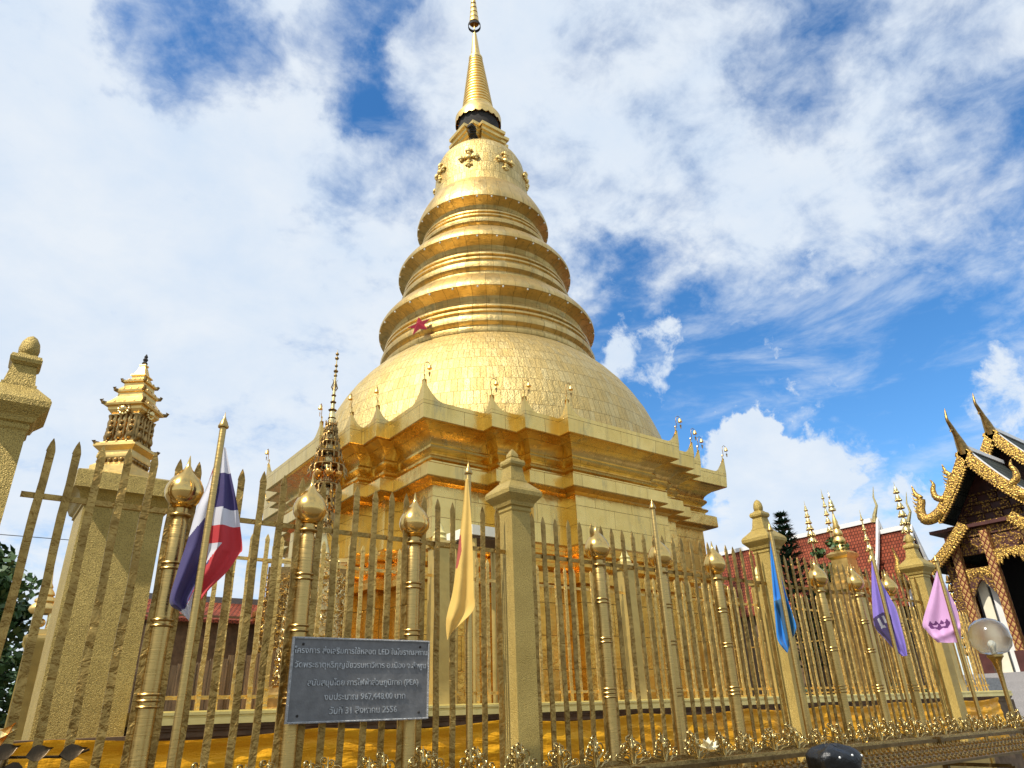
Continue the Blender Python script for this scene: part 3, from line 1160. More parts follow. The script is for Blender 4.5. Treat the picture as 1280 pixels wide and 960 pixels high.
def inner_bay(x0, y0, x1, y1, label, n_=18):
    global inner0
    L = math.dist((x0, y0), (x1, y1))
    r = empty('inner_spear_fence', (x0, y0, .10), label, 'fence', 'bays of the inner spear fence', math.atan2(y1 - y0, x1 - x0))
    for z in (1.52, .12):
        MB().box((L / 2, .012, z), (L - .2, .016, .036)).build('rail', SPEAR_IN, r)
    for i in range(n_):
        sx = .16 + (L - .32) * (i + .5) / n_
        if inner0 is None:
            inner0 = spear_mesh(1.81, .0, .046, .020, .07).build('spear', SPEAR_IN, r)
            s = inner0
        else:
            s = place(inner0, r)
        s.location = (sx, 0, random.uniform(-.008, .008))
        s.rotation_euler.z = random.uniform(-.06, .06)
    return r


blab = ['inner gold spear fence bay behind the Thai flag', 'inner gold spear fence bay right of the yellow flag', 'inner gold spear fence bay behind the bare flagpole',
        'inner gold spear fence bay behind the blue flag', 'inner gold spear fence bay behind the purple flag', 'short last bay of inner gold spear fence by the pink flag']
ends = IP + [CORX]
for i in range(6):
    inner_bay(ends[i] + (.12 if i == 0 else 0), IY, ends[i + 1], IY, blab[i], 18 if i < 5 else 9)
slabs = ['first bay of the far side spear fence running back from the corner', 'second bay of the far side spear fence', 'third bay of the far side spear fence, receding towards the red roofs', 'rearmost bay of the far side spear fence']
for i in range(4):
    inner_bay(CORX, IY + 3.46 * i, CORX, IY + 3.46 * (i + 1), slabs[i], 18)
w = MB()
w.box(((CORX + .3 + .2) / 2 + .1, IY, (GROUND - .10) / 2), (CORX + .5 - .2, .42, -.10 - GROUND))
w.box((CORX, IY + 7.6, (GROUND - .10) / 2), (.42, 14.6, -.10 - GROUND))
wall_r = empty('inner_wall', (0, 0, 0), 'low wall carrying the inner gold spear fence', 'wall')
w.build('wall_body', PLASTER_SHADE, wall_r)
w = MB()


def coping(w, levels):
    # stepped mouldings under a pale ledge
    for hw, z0, z1 in levels:
        w.box(((1.45 + CORX + .3) / 2, IY, (z0 + z1) / 2), (CORX + .3 - 1.45, hw * 2, z1 - z0 - .001))
        w.box((CORX, IY + .31 + 7.3, (z0 + z1) / 2), (hw * 2, 14.6, z1 - z0 - .001))


coping(w, ((.30, -.022, .035), (.285, .035, .06), (.30, .06, .085), (.26, .085, .10)))
w.build('coping', PALE_GOLD, wall_r)
w = MB()
coping(w, ((.235, -.13, -.075), (.255, -.075, -.050), (.275, -.050, -.0225)))
w.build('moulding', PLASTER_SHADE, wall_r)  # coloured dark to paint the shade on the ledge's underside

# orange cloth tied along the inner wall
cl = MB()
rows, cols = 26, 330
vs, fs = [], []
X0, X1 = -0.6, 19.6
for j in range(rows):
    for i in range(cols):
        x = X0 + (X1 - X0) * i / (cols - 1)
        t = j / (rows - 1)
        k = (x - .8) / 2.35
        sag = .055 * sin(pi * (k % 1.0)) ** 1.2
        drape = .5 + .5 * sin(pi * (k % 1.0))
        top = -.10 - sag + .0028 * x
        z = top - t * 1.0
        roll = .05 * math.exp(-((t - .02) / .035) ** 2)
        swag = sum(.022 * math.exp(-((t - c0 - .10 * drape) / .05) ** 2) for c0 in (.12, .27, .44, .62))
        y = IY - .36 - roll - swag - .012 * sin(7 * x + 5 * t) - .02 * t + .006 * sin(23 * x)
        if x < 1.6:
            y -= .0
        vs.append((x, y, z))
for j in range(rows - 1):
    for i in range(cols - 1):
        fs.append((j * cols + i, j * cols + i + 1, (j + 1) * cols + i + 1, (j + 1) * cols + i))
cl.add(vs, fs)
cl.build('draped_cloth', SATIN, None, 80, label='long orange satin cloth draped along the wall under the inner fence', cat='cloth')


# ------------------------------------------------------------------ corner pillar with its tiered shrine
def shrine(loc, rz, s, label, small=False):
    r = empty('tiered_shrine', loc, label, 'shrine', None, rz)
    w = s * .90
    q = lambda prof: [(h * w, z * s) for h, z in prof]
    MB().square(q([(.235, 0), (.235, .14), (.215, .155), (.20, .17)])).build('base', GOLD_SPIRE, r)
    b = MB()
    b.square(q([(.195, .17), (.195, .225)]))
    for k in range(4):
        for i in range(6):
            t = -.16 + .064 * i
            x, y = t, -.198
            for _ in range(k):
                x, y = -y, x
            b.sphere((x * w, y * w, .197 * s), .022 * s, 6)
    b.build('carved_band', GOLD_DARK, r)
    MB().square(q([(.20, .225), (.205, .24), (.195, .30), (.235, .335), (.245, .345), (.245, .375), (.215, .38), (.20, .40)])).build('plinth', GOLD_SPIRE, r)
    MB().square(q([(.165, .40), (.165, .72)])).build('body', GOLD_FILI, r)
    b = MB()
    for k in range(4):
        for t, dz in ((-.15, 0), (-.09, .0), (.09, 0), (.15, 0), (-.03, .02), (.03, .02)):
            x, y = t, -.172
            for _ in range(k):
                x, y = -y, x
            b.lathe(q([(.022, .40), (.026, .42), (.014, .45), (.026, .50), (.016, .56), (.024, .62), (.014, .66), (.03, .70)]), 8, (x * w, y * w, 0))
        for t in (-.12, 0.0, .12):
            x, y = t, -.182
            for _ in range(k):
                x, y = -y, x
            b.sphere((x * w, y * w, .47 * s), .038 * s, 6, sz=1.3)
            b.sphere((x * w, y * w, .56 * s), .03 * s, 6)
            b.sphere((x * w, y * w, .62 * s), .02 * s, 6)
    b.build('columns', GOLD_DARK, r)
    for k in range(4):
        b = MB()
        x, y = 0, -.205
        for _ in range(k):
            x, y = -y, x
        for i in range(12):
            a = 2 * pi * i / 12
            tx, ty = (cos(a), 0) if k % 2 == 0 else (0, cos(a))
            b.sphere((x * w + tx * .055 * s, y * w + ty * .055 * s, (.755 + .055 * sin(a)) * s), .016 * s, 5)
        b.sphere((x * w, y * w, .755 * s), .04 * s, 7)
        b.build('medallion', GOLD_FILI, r)
    rr = MB()
    rr.square(q([(.165, .72), (.20, .76), (.20, .79), (.235, .80), (.242, .82), (.228, .835), (.19, .87), (.155, .92)]))
    rr.square(q([(.15, .92), (.15, .965), (.170, .975), (.175, .995), (.160, 1.01), (.125, 1.05)]))
    rr.square(q([(.12, 1.05), (.12, 1.09), (.145, 1.10), (.148, 1.115), (.12, 1.13), (.09, 1.155)]))
    rr.square(q([(.075, 1.155), (.075, 1.19), (.092, 1.20), (.085, 1.215), (.06, 1.23), (.03, 1.33), (.04, 1.335), (.038, 1.35)]))
    roof = rr.build('roof', GOLD_SPIRE, r)
    for h, z, u in ((.235, .82, .034), (.168, .99, .030), (.132, 1.11, .024), (.225, .375, .024)):
        b = MB()
        for sx, sy in ((1, 1), (1, -1), (-1, 1), (-1, -1)):
            b.tube([(sx * h * w * .92, sy * h * w * .92, z * s), (sx * h * w * 1.06, sy * h * w * 1.06, (z + .25 * u) * s), (sx * h * w * 1.12, sy * h * w * 1.12, (z + .9 * u) * s), (sx * h * w * 1.04, sy * h * w * 1.04, (z + 1.3 * u) * s)],
                   [.022 * s, .02 * s, .014 * s, .005 * s], 6)
        for t in (-.5, 0, .5):
            for k in range(4):
                x, y = t * h, -h * .96
                for _ in range(k):
                    x, y = -y, x
                b.sphere((x * w, y * w, (z + .014) * s), .011 * s, 5, sz=1.6)
        b.build('antefix', GOLD_DARK, roof, kind='stuff')
    MB().lathe(q([(.02, 1.35), (.034, 1.375), (.018, 1.395), (.03, 1.42), (.016, 1.44), (.022, 1.455), (.004, 1.49)]), 10).build('finial', BARE, roof)
    return r


bp = empty('corner_pillar', (1.04, IY + .40, GROUND), 'massive square gold stucco corner pillar under the large tiered shrine', 'pillar')
MB().square([(.372, 0), (.372, 2.0 - GROUND)]).build('shaft', STUCCO, bp)
MB().square([(.372, 3.60), (.39, 3.61), (.39, 3.64), (.42, 3.66), (.44, 3.71), (.485, 3.75), (.50, 3.755), (.50, 3.93), (.40, 3.97)]).build('cap', STUCCO, bp)
shrine((.98, IY + .40, 2.37), radians(50), 1.06, 'large gold tiered shrine with black finial standing on the corner pillar')

# a smaller shrine on its pillar further along the side
sp = empty('side_pillar', (1.10, 16.2, GROUND), 'slim gold side pillar under the small spired shrine at the left', 'pillar')
MB().square([(.20, 0), (.20, .5), (.16, .55), (.15, 2.9), (.20, 3.0), (.20, 3.08)]).build('shaft', PAINT_GOLD, sp)
MB().box((.30, -.2, 1.4), (.16, .16, 2.8)).build('side_shaft', PAINT_GOLD, sp)
ss = empty('spired_shrine', (1.10, 16.2, 1.48), 'small gold round roofed shrine with needle spire behind the left bars', 'shrine')
MB().square([(.20, 0), (.20, .05), (.14, .07), (.14, .16)]).build('base', GOLD_SPIRE, ss)
b = MB()
for sx, sy in ((1, 1), (1, -1), (-1, 1), (-1, -1)):
    b.lathe([(.03, .16), (.025, .3), (.03, .44)], 8, (sx * .12, sy * .12, 0))
b.sphere((0, 0, .28), .08, 8)
b.build('columns', GOLD_FILI, ss)
MB().lathe([(.20, .44), (.25, .50), (.24, .56), (.16, .64), (.19, .66), (.18, .70), (.10, .76), (.13, .78), (.11, .83), (.06, .90), (.07, .93), (.035, 1.0), (.02, 1.12), (.003, 1.30)], 16, (0, 0, 0)).build('roof', GOLD_SPIRE, ss, 50)

# ------------------------------------------------------------------ plaque
pq = empty('plaque', (2.31, FY - .115, .235), 'grey cast metal plaque with raised Thai lettering fixed to two brass posts', 'plaque')
PW, PH = 1.05, .53
b = MB()
b.box((0, 0, 0), (PW, .018, PH))
b.build('plate', PLAQUE, pq)
b = MB()
for sx in (-1, 1):
    b.box((sx * (PW / 2 - .005), -.012, 0), (.012, .012, PH))
for sz in (-1, 1):
    b.box((0, -.0122, sz * (PH / 2 - .005)), (PW - .024, .012, .012))
n_ = 96
for i in range(n_):
    x = -PW / 2 + PW * (i + .5) / n_
    for sz in (-1, 1):
        b.sphere((x, -.019, sz * (PH / 2 - .005)), .0048, 4)
for i in range(48):
    z = -PH / 2 + PH * (i + .5) / 48
    for sx in (-1, 1):
        b.sphere((sx * (PW / 2 - .005), -.019, z), .0048, 4)
b.build('beaded_edge', LETTER, pq, 60)
for sx in (-1, 1):
    for sz in (-1, 1):
        o = MB().lathe([(.009, 0), (.009, .004), (.003, .008)], 8).build('bolt', BARE, pq)
        o.rotation_euler.x = radians(90)
        o.location = (sx * (PW / 2 - .075), -.009, sz * (PH / 2 - .045))
for s in (-1, 1):
    MB().box((s * .445, .035, 0), (.06, .055, .03)).build('bracket', BRASS, pq)
LINES = [('โครงการ ส่งเสริมการใช้หลอด LED ในโบราณสถาน', .180, .97, 0.0), ('วัดพระธาตุหริภุญชัยวรมหาวิหาร อ.เมือง จ.ลำพูน', .090, .95, 0.0),
         ('สนับสนุนโดย การไฟฟ้าส่วนภูมิภาค (PEA)', -.022, .80, .02), ('งบประมาณ 967,448.00 บาท', -.112, .58, .03), ('วันที่ 31 สิงหาคม 2556', -.198, .48, .02)]
for txt, z, wf, dx in LINES:
    cu = bpy.data.curves.new('text', 'FONT')
    cu.body = txt
    cu.size = .062
    cu.align_x = 'CENTER'
    cu.extrude = .0035
    cu.offset = .0007
    cu.resolution_u = 2
    to = bpy.data.objects.new('text', cu)
    COL.objects.link(to)
    bpy.context.view_layer.update()
    dg = bpy.context.evaluated_depsgraph_get()
    me = bpy.data.meshes.new_from_object(to.evaluated_get(dg))
    bpy.data.objects.remove(to)
    xs = [v.co.x for v in me.vertices]
    if not xs:
        continue
    wd = max(xs) - min(xs)
    me.materials.clear()
    me.materials.append(LETTER)
    lo = bpy.data.objects.new('lettering', me)
    COL.objects.link(lo)
    lo.parent = pq
    k = PW * wf / wd
    lo.scale = (k, min(1.0, max(k, .72)), 1)
    lo.rotation_euler.x = radians(90)
    lo.location = (dx - k * (max(xs) + min(xs)) / 2, -.0115, z - .016)

# ------------------------------------------------------------------ flagpoles and flags
POLES = [(1.095, 'thin brass flagpole carrying the Thai flag'), (3.08, 'thin brass flagpole carrying the yellow flag'), (5.295, 'thin brass flagpole with no flag'), (7.265, 'thin brass flagpole carrying the blue flag'),
         (9.5, 'thin brass flagpole carrying the purple flag'), (10.51, 'thin brass flagpole carrying the pink flag')]
for x, lb in POLES:
    kz = .964 if x == 10.51 else 1.0
    r = empty('flagpole', (x, 4.35 if kz < 1 else 4.7, GROUND), lb, 'flagpole', 'flagpoles along the outer fence')
    MB().lathe([(.026, 0), (.025, 1.2), (.022, 3.40), (.020, 3.41)], 12).build('shaft', BRASS, r)
    r.scale.z = kz
    MB().lathe([(.018, 3.40), (.034, 3.405), (.036, 3.415), (.030, 3.425), (.026, 3.44), (.016, 3.46), (.004, 3.49), (.001, 3.52)], 12).build('finial', BRASS, r)


def inpoly(u, v, P):
    c = False
    for i in range(len(P)):
        (x1, y1), (x2, y2) = P[i], P[i - 1]
        if (y1 > v) != (y2 > v) and u < (x2 - x1) * (v - y1) / (y2 - y1) + x1:
            c = not c
    return c


def resample(P, n):
    d = [0]
    for a, b_ in zip(P, P[1:]):
        d.append(d[-1] + math.dist(a, b_))
    out = []
    for i in range(n):
        s = d[-1] * i / (n - 1)
        k = max(j for j in range(len(P)) if d[j] <= s + 1e-9)
        k = min(k, len(P) - 2)
        t = (s - d[k]) / max(1e-9, d[k + 1] - d[k])
        # Catmull-Rom for soft outlines
        p0, p1, p2, p3 = P[max(k - 1, 0)], P[k], P[k + 1], P[min(k + 2, len(P) - 1)]
        out.append(tuple(.5 * (2 * p1[m] + (p2[m] - p0[m]) * t + (2 * p0[m] - 5 * p1[m] + 4 * p2[m] - p3[m]) * t * t + (3 * p1[m] - p0[m] - 3 * p2[m] + p3[m]) * t ** 3) for m in (0, 1)))
    return out


def flag(pole_x, Lp, Rp, base, regions, mats, label, folds=3.2, amp=.035, seed=0.0, crease=(), py=4.7, k_=1.0, front=False):
    """cloth hanging from a pole: a soft folded sheet between its two hanging edges"""
    nu, nv = 64, 130
    Lp, Rp = [(u * k_, z * k_) for u, z in Lp], [(u * k_, z * k_) for u, z in Rp]
    regions = [([(u * k_, z * k_) for u, z in P_], i_) for P_, i_ in regions]
    A, B_ = resample(Lp, nv), resample(Rp, nv)
    P = Vector((pole_x, py))
    d = P.normalized()
    u_ = Vector((d.y, -d.x))
    b = MB()
    vs, fs, mi, uvp = [], [], [], []
    for j in range(nv):
        for i in range(nu):
            t = i / (nu - 1)
            u = A[j][0] + (B_[j][0] - A[j][0]) * t
            z = A[j][1] + (B_[j][1] - A[j][1]) * t
            wd = abs(B_[j][0] - A[j][0])
            k = j / (nv - 1)
            a = amp * min(1, wd / .16) * (.35 + .65 * k)
            off = a * sin(folds * 2 * pi * t + 2.2 * k + seed) + .4 * a * sin(folds * 4.3 * t - 5 * k + seed) - a * 1.2
            for (c0, c1, w0, h0) in crease:
                off += h0 * math.exp(-((z - c0 - c1 * u) / w0) ** 2)
            off = min(off, .06)
            # pass round the pole on the camera side or behind it
            q = P + u_ * u + d * (off - .034 if front else off + .025 + 2.5 * amp)
            vs.append((q.x - pole_x, q.y - py, z))
            uvp.append((u, z))
    for j in range(nv - 1):
        for i in range(nu - 1):
            f = (j * nu + i, j * nu + i + 1, (j + 1) * nu + i + 1, (j + 1) * nu + i)
            fs.append(f)
            cu_ = sum(uvp[x][0] for x in f) / 4
            cv_ = sum(uvp[x][1] for x in f) / 4
            m = base
            for P_, idx in regions:
                if inpoly(cu_, cv_, P_):
                    m = idx
            mi.append(m)
    b.v, b.f, b.mi, b.uv = vs, fs, mi, [None] * len(fs)
    o = b.build('flag', mats, None, 80, label=label, cat='flag', group='flags on the fence')
    o.location = (pole_x, py, 0)
    return o


flag(1.095, [(-.003, 1.70), (-.024, 1.544), (-.048, 1.404), (-.085, 1.257), (-.106, 1.06), (-.135, .861), (-.150, .671), (-.083, .617), (-.027, .567)],
     [(.036, 1.70), (.096, 1.5), (.155, 1.314), (.202, 1.132), (.227, 1.009), (.212, .977), (.155, .864), (.064, .748), (.020, .666), (-.008, .555)], 0,
     [([(-.2, 1.8), (-.017, 1.8), (-.017, 1.535), (-.085, 1.275), (-.2, 1.275)], 0), ([(-.017, 1.535), (-.085, 1.275), (-.2, 1.1), (-.14, .93), (-.015, 1.21)], 1),
      ([(-.17, .965), (-.015, 1.215), (.035, .918), (-.012, .794), (-.055, .64), (-.112, .58), (-.25, .6)], 2), ([(-.055, .64), (-.004, .80), (.020, .63), (-.005, .5), (-.12, .5), (-.1, .595)], 1),
      ([(-.006, 1.8), (.15, 1.8), (.12, 1.522), (.0, 1.513)], 1), ([(.0, 1.515), (.13, 1.523), (.22, 1.267), (.0, 1.278)], 2), ([(.0, 1.278), (.22, 1.267), (.26, 1.150), (-.01, 1.162)], 1), ([(.0, 1.048), (.098, 1.042), (-.0, .876)], 1)],
     [C_RED, C_WHITE, C_NAVY], 'drooping Thai flag of red, white and navy stripes', 2.3, .030, 1.0)
flag(3.08, [(-.023, 1.754), (-.056, 1.417), (-.094, 1.098), (-.124, .853), (-.172, .647), (-.164, .497)], [(-.003, 1.753), (.022, 1.416), (.033, 1.095), (.037, .849), (.034, .706), (-.122, .559)], 0,
     [([(-.060, 1.29), (-.126, 1.24), (-.18, 1.0), (-.085, 1.03), (-.055, 1.16)], 1)], [C_YELLOW, C_EMB], 'drooping golden yellow flag with part of a red emblem', 1.4, .020, .4, front=True)
flag(7.265, [(-.021, 1.732), (-.058, 1.479), (-.095, 1.127), (-.123, .829), (-.135, .62), (-.061, .485)], [(-.004, 1.731), (.011, 1.473), (.040, 1.116), (.067, .9), (.080, .731), (-.004, .602)], 0,
     [([(-.10, 1.03), (.005, 1.067), (.067, .9), (.068, .69), (-.045, .484), (-.065, .867)], 1)], [C_BLUE, C_TEAL], 'drooping bright blue flag on the far fence', 2.2, .035, 2.0, [(1.03, .3, .05, -.03)])
flag(9.5, [(-.027, 1.679), (-.095, 1.375), (-.142, 1.125), (-.174, .86), (-.097, .708), (-.012, .559), (.059, .48)], [(-.008, 1.677), (.028, 1.413), (.084, 1.205), (.122, 1.052), (.129, .808), (.128, .617), (.117, .485)], 0,
     [([(-.171, .958), (-.033, 1.026), (.041, .98), (.036, .766), (-.022, .598), (-.086, .717), (-.172, .83)], 1), ([(-.125, .94), (-.10, .955), (-.075, .865), (-.055, .87), (-.045, .84), (-.10, .82)], 2), ([(-.065, .975), (-.04, .985), (-.02, .90), (-.045, .885)], 2)],
     [C_LILAC, C_PURPLE, C_GREY], 'drooping lilac and dark purple flag', 2.0, .035, 0.6)
flag(10.51, [(-.024, 1.707), (-.208, 1.348), (-.39, .993), (-.367, .881), (-.318, .789), (-.267, .71)], [(.006, 1.703), (.041, 1.435), (.087, 1.184), (.077, .955), (.054, .827), (.018, .69)], 0,
     [([(-.325 + .285 * i / 8, .955 + .02 * i / 8 + .05 * (i % 2)) for i in range(9)] + [(-.045, .945), (-.09, .895), (-.15, .905), (-.2, .875), (-.25, .90), (-.30, .895)], 1), ([(-.27, .945), (-.20, .955), (-.21, .925), (-.26, .918)], 0), ([(-.17, .955), (-.10, .965), (-.11, .93), (-.16, .925)], 0)],
     [C_PINK, C_EMBV], 'drooping pink flag with a dark violet royal emblem', 1.7, .034, 1.4, [(.80, .35, .05, -.04)], 4.35, .926)

# ------------------------------------------------------------------ candle rack with wrought scrolls in front
RX0, RX1 = -.6, 13.0
rack = empty('candle_rack', (0, 3.6, GROUND), 'long low brass candle rack topped with wrought scrolls in front of the fence', 'candle rack')
zr = lambda z: z - GROUND


def scroll_cluster():
    b = MB()

    def spiral(x0, z0, sx, R, turns, ang0, y=0.0, th=.0058):
        pts = []
        n = 22
        for i in range(n + 1):
            t = i / n
            a = ang0 + turns * 2 * pi * t
            r = R * (1 - .78 * t)
            pts.append((x0 + sx * r * cos(a), y + .02 * t, z0 + r * sin(a)))
        b.tube(pts, th, 6)
        b.sphere(pts[-1], th * 1.6, 6)
        return pts[0]
    for sx, x, R, h, y in ((1, .05, .046, .105, 0), (-1, -.05, .046, .105, .01), (1, .115, .030, .055, -.02), (-1, -.115, .030, .055, -.01), (1, .02, .028, .150, .015), (-1, -.025, .024, .17, .0)):
        p = spiral(x, h, sx, R, 1.35, -pi / 2 - .3, y)
        b.tube([(x * .25, y, 0), (x * .45, y, .3 * p[2]), (.6 * p[0], y, .75 * p[2]), p], .0065, 6)
    b.lathe([(.012, 0), (.010, .10), (.016, .115), (.006, .13), (.002, .19)], 6)
    return b


b = MB()
b.box(((RX0 + RX1) / 2, .25, zr(-.372)), (RX1 - RX0, .06, .035))
b.box(((RX0 + RX1) / 2, .50, zr(-.352)), (RX1 - RX0, .04, .03))
b.box(((RX0 + RX1) / 2, .375, zr(-.362)), (RX1 - RX0, .012, .012))
b.build('top_rail', SPIKE, rack)
MB().box(((RX0 + RX1) / 2, .205, zr(-.392)), (RX1 - RX0, .02, .030)).build('front_band', RAIL_BROWN, rack)
b = MB()
for y, z in ((.10, -.455), (-.12, -.475), (-.34, -.495)):
    b.box(((RX0 + RX1) / 2, y, zr(z)), (RX1 - RX0, .20, .02))
b.build('candle_shelf', RAIL_BROWN, rack)
b = MB()
xs_ = [RX0 + .085 * i for i in range(int((RX1 - RX0) / .085))]
for y, z in ((.16, -.445), (.06, -.445), (-.06, -.465), (-.16, -.465), (-.28, -.485), (-.38, -.485)):
    for x in xs_:
        b.lathe([(.010, 0), (.016, .008), (.016, .018), (.005, .022), (.003, .034)], 5, (x + random.uniform(-.008, .008), y, zr(z)))
b.build('candle_spike', SPIKE, rack, 40, kind='stuff')
for i in range(7):
    x = RX0 + .2 + i * 2.13
    b = MB()
    b.box((x, .20, zr(GROUND) + .62), (.05, .05, 1.24))
    b.box((x, -.40, zr(GROUND) + .50), (.05, .05, 1.0))
    b.box((x, -.10, zr(-.60)), (.04, .60, .03))
    b.build('post', RAIL_BROWN, rack)
sc0 = None
i = 0
x = RX0 + .2
while x < RX1 - .1:
    if sc0 is None:
        sc0 = scroll_cluster().build('scroll', SCROLL, rack, 60)
        s = sc0
    else:
        s = place(sc0, rack)
    s.location = (x, .30 + .16 * (i % 2) + random.uniform(-.02, .02), zr(-.352))
    s.rotation_euler.z = random.uniform(-.35, .35)
    k = random.uniform(.80, 1.05)
    s.scale = (k, k, k * random.uniform(.85, 1.0))
    x += .165
    i += 1

# black bundle on the rack
bb = empty('black_bundle', (5.23, 3.22, -.56), 'glossy black bundle with pale modelled glints sitting on the candle rack', 'bundle')
b = MB()
rs = []
n_ = 32
for j in range(15):
    t = j / 14
    R = .225 * (math.sin(min(1.0, .30 + t * .9) * pi / 2)) * (1 if t < .72 else math.sqrt(max(0.02, 1 - ((t - .72) / .29) ** 2)))
    rs.append([(R * (1 + .05 * sin(3 * a + 4 * t) + .035 * sin(7 * a - 6 * t)) * cos(a), .82 * R * (1 + .05 * sin(4 * a + 3 * t)) * sin(a), .27 * t + .012 * sin(5 * a + 2 * t)) for a in [2 * pi * i / n_ for i in range(n_)]])
b.rings(rs, True, True, True)
b.build('body', BLACK, bb, 80)
for a, z in ((4.0, .20), (4.5, .21), (5.2, .20), (3.6, .12), (4.3, .10), (4.9, .12), (5.6, .10)):  # pale beads model the highlights on the glossy body
    o = MB().sphere((0, 0, 0), .009, 6).build('glint', GLINT, bb)
    o.location = (.218 * cos(a), .18 * sin(a), z)

# cream flower caught on the rack
b = MB()
for i in range(7):
    a = 2 * pi * i / 7
    d = Vector((cos(a), .6 * sin(a), .35 + .3 * sin(2 * a)))
    sd = Vector((-sin(a), cos(a), .2)) * .022
    p = [Vector((0, 0, 0)), d * .035 + sd, d * .075 + Vector((0, 0, .01)), d * .035 - sd]
    q = [v + Vector((0, 0, .006)) for v in p]
    b.add(p + q, [(0, 1, 2, 3), (7, 6, 5, 4), (0, 4, 5, 1), (1, 5, 6, 2), (2, 6, 7, 3), (3, 7, 4, 0)])
b.sphere((0, 0, .012), .02, 6)
fl = b.build('flower', PETAL, None, 50, label='pale cream flower resting on the rail of the candle rack', cat='flower')
fl.location = (4.66, 3.86, -.30)
fl.scale = (1.25, 1.25, 1.25)

# ------------------------------------------------------------------ bronze bodhi leaves at the lower left
sprig = empty('bodhi_sprig', (.47, 4.12, GROUND + .05), 'sprig of dark bronze bodhi leaves with one bright copper leaf in the lower left corner', 'leaf ornament')
MB().tube([(-.5, .0, zr(-.18)), (-.2, -.02, zr(-.165)), (.05, -.02, zr(-.175)), (.12, -.01, zr(-.15))], .006, 6).build('twig', BRONZE_LEAF, sprig)
MB().tube([(-.35, .05, -.05), (-.3, .04, .8), (-.2, 0, zr(-.165))], .012, 8).build('stand', RAIL_BROWN, sprig)


def bodhi(L, Wd):
    b = MB()
    out = [(0, 0), (.25, .42), (.45, .5), (.65, .34), (.82, .12), (1.0, 0)]
    top, botm = [], []
    N = 6
    vs, fs = [], []
    for i, (t, w) in enumerate(out):
        for s in (-1, 0, 1):
            vs.append((t * L, s * w * Wd, .18 * L * t * t - (.10 * Wd if s == 0 else 0)))
    for i in range(N - 1):
        for k in (0, 1):
            a = i * 3 + k
            fs.append((a, a + 1, a + 4, a + 3))
    b.add(vs, fs)
    b.add([(x, y, z - .004) for x, y, z in vs], [tuple(reversed(f)) for f in fs])
    return b


for L, Wd, loc, rot, mat in ((.115, .075, (-.36, -.02, zr(-.11)), (.9, .1, 3.6), BRONZE_LEAF), (.10, .07, (-.25, -.03, zr(-.155)), (1.2, -.3, .1), BRONZE_LEAF), (.105, .07, (-.13, -.04, zr(-.165)), (1.2, -.25, .0), BRONZE_LEAF),
                              (.11, .075, (0.0, -.03, zr(-.165)), (1.1, -.15, .1), BRONZE_LEAF), (.12, .085, (-.40, -.01, zr(-.18)), (1.0, .3, -.4), BRONZE_LEAF), (.16, .07, (-.30, .04, zr(-.145)), (1.1, -.75, .0), COPPER_LEAF),
                              (.12, .06, (-.30, .02, zr(-.075)), (.8, -.05, .2), GOLD_FILI), (.13, .08, (-.42, 0, zr(-.115)), (1.2, .1, 2.9), BRONZE_LEAF), (.10, .07, (-.20, -.04, zr(-.20)), (1.2, .4, .2), BRONZE_LEAF)):
    o = bodhi(L, Wd).build('leaf', mat, sprig, 70)
    o.location = loc
    o.rotation_euler = rot


# ------------------------------------------------------------------ bronze ceremonial umbrella by the near corner of the chedi
def curl_ring(b, R, z, n, L, w, out=.5, down=True, phase=0.0):
    """ring of curled leaf pendants"""
    for i in range(n):
        a = 2 * pi * (i + phase) / n
        c, s_ = cos(a), sin(a)
        sg = -1 if down else 1
        pts = [(R, 0), (R + out * L * .35, sg * .30 * L), (R + out * L * .25, sg * .70 * L), (R + out * L * .75, sg * 1.0 * L)]
        p3 = [(r * c, r * s_, z + h) for r, h in pts]
        b.tube(p3, [w * .6, w, w * .75, w * .15], 5, flat=.6)


def scroll_leaf(b, P, ux, uz, un, R, a0, turn, w):
    """flat vine scroll with leaf barbs in the plane (ux, uz), raised along un"""
    pts, rr = [], []
    for k in range(11):
        t = k / 10
        a = a0 + turn * 2 * pi * t
        r = R * (1 - .80 * t)
        pts.append(P + ux * (r * cos(a)) + uz * (r * sin(a)) + un * (.012 + .02 * sin(pi * t)))
        rr.append(w * (1.1 - .6 * t))
    b.tube(pts, rr, 4)
    for k in (1, 3, 5):
        t = k / 10
        a = a0 + turn * 2 * pi * t
        r = R * (1 - .80 * t)
        d = ux * cos(a) + uz * sin(a)
        e = ux * -sin(a) + uz * cos(a)
        q = P + d * r + un * .015
        b.add([q - e * w * 1.6, q + d * R * .40 + e * R * .30 + un * .02, q + e * w * 1.6, q + un * w * 1.5], [(0, 1, 3), (1, 2, 3), (0, 3, 2), (0, 2, 1)])


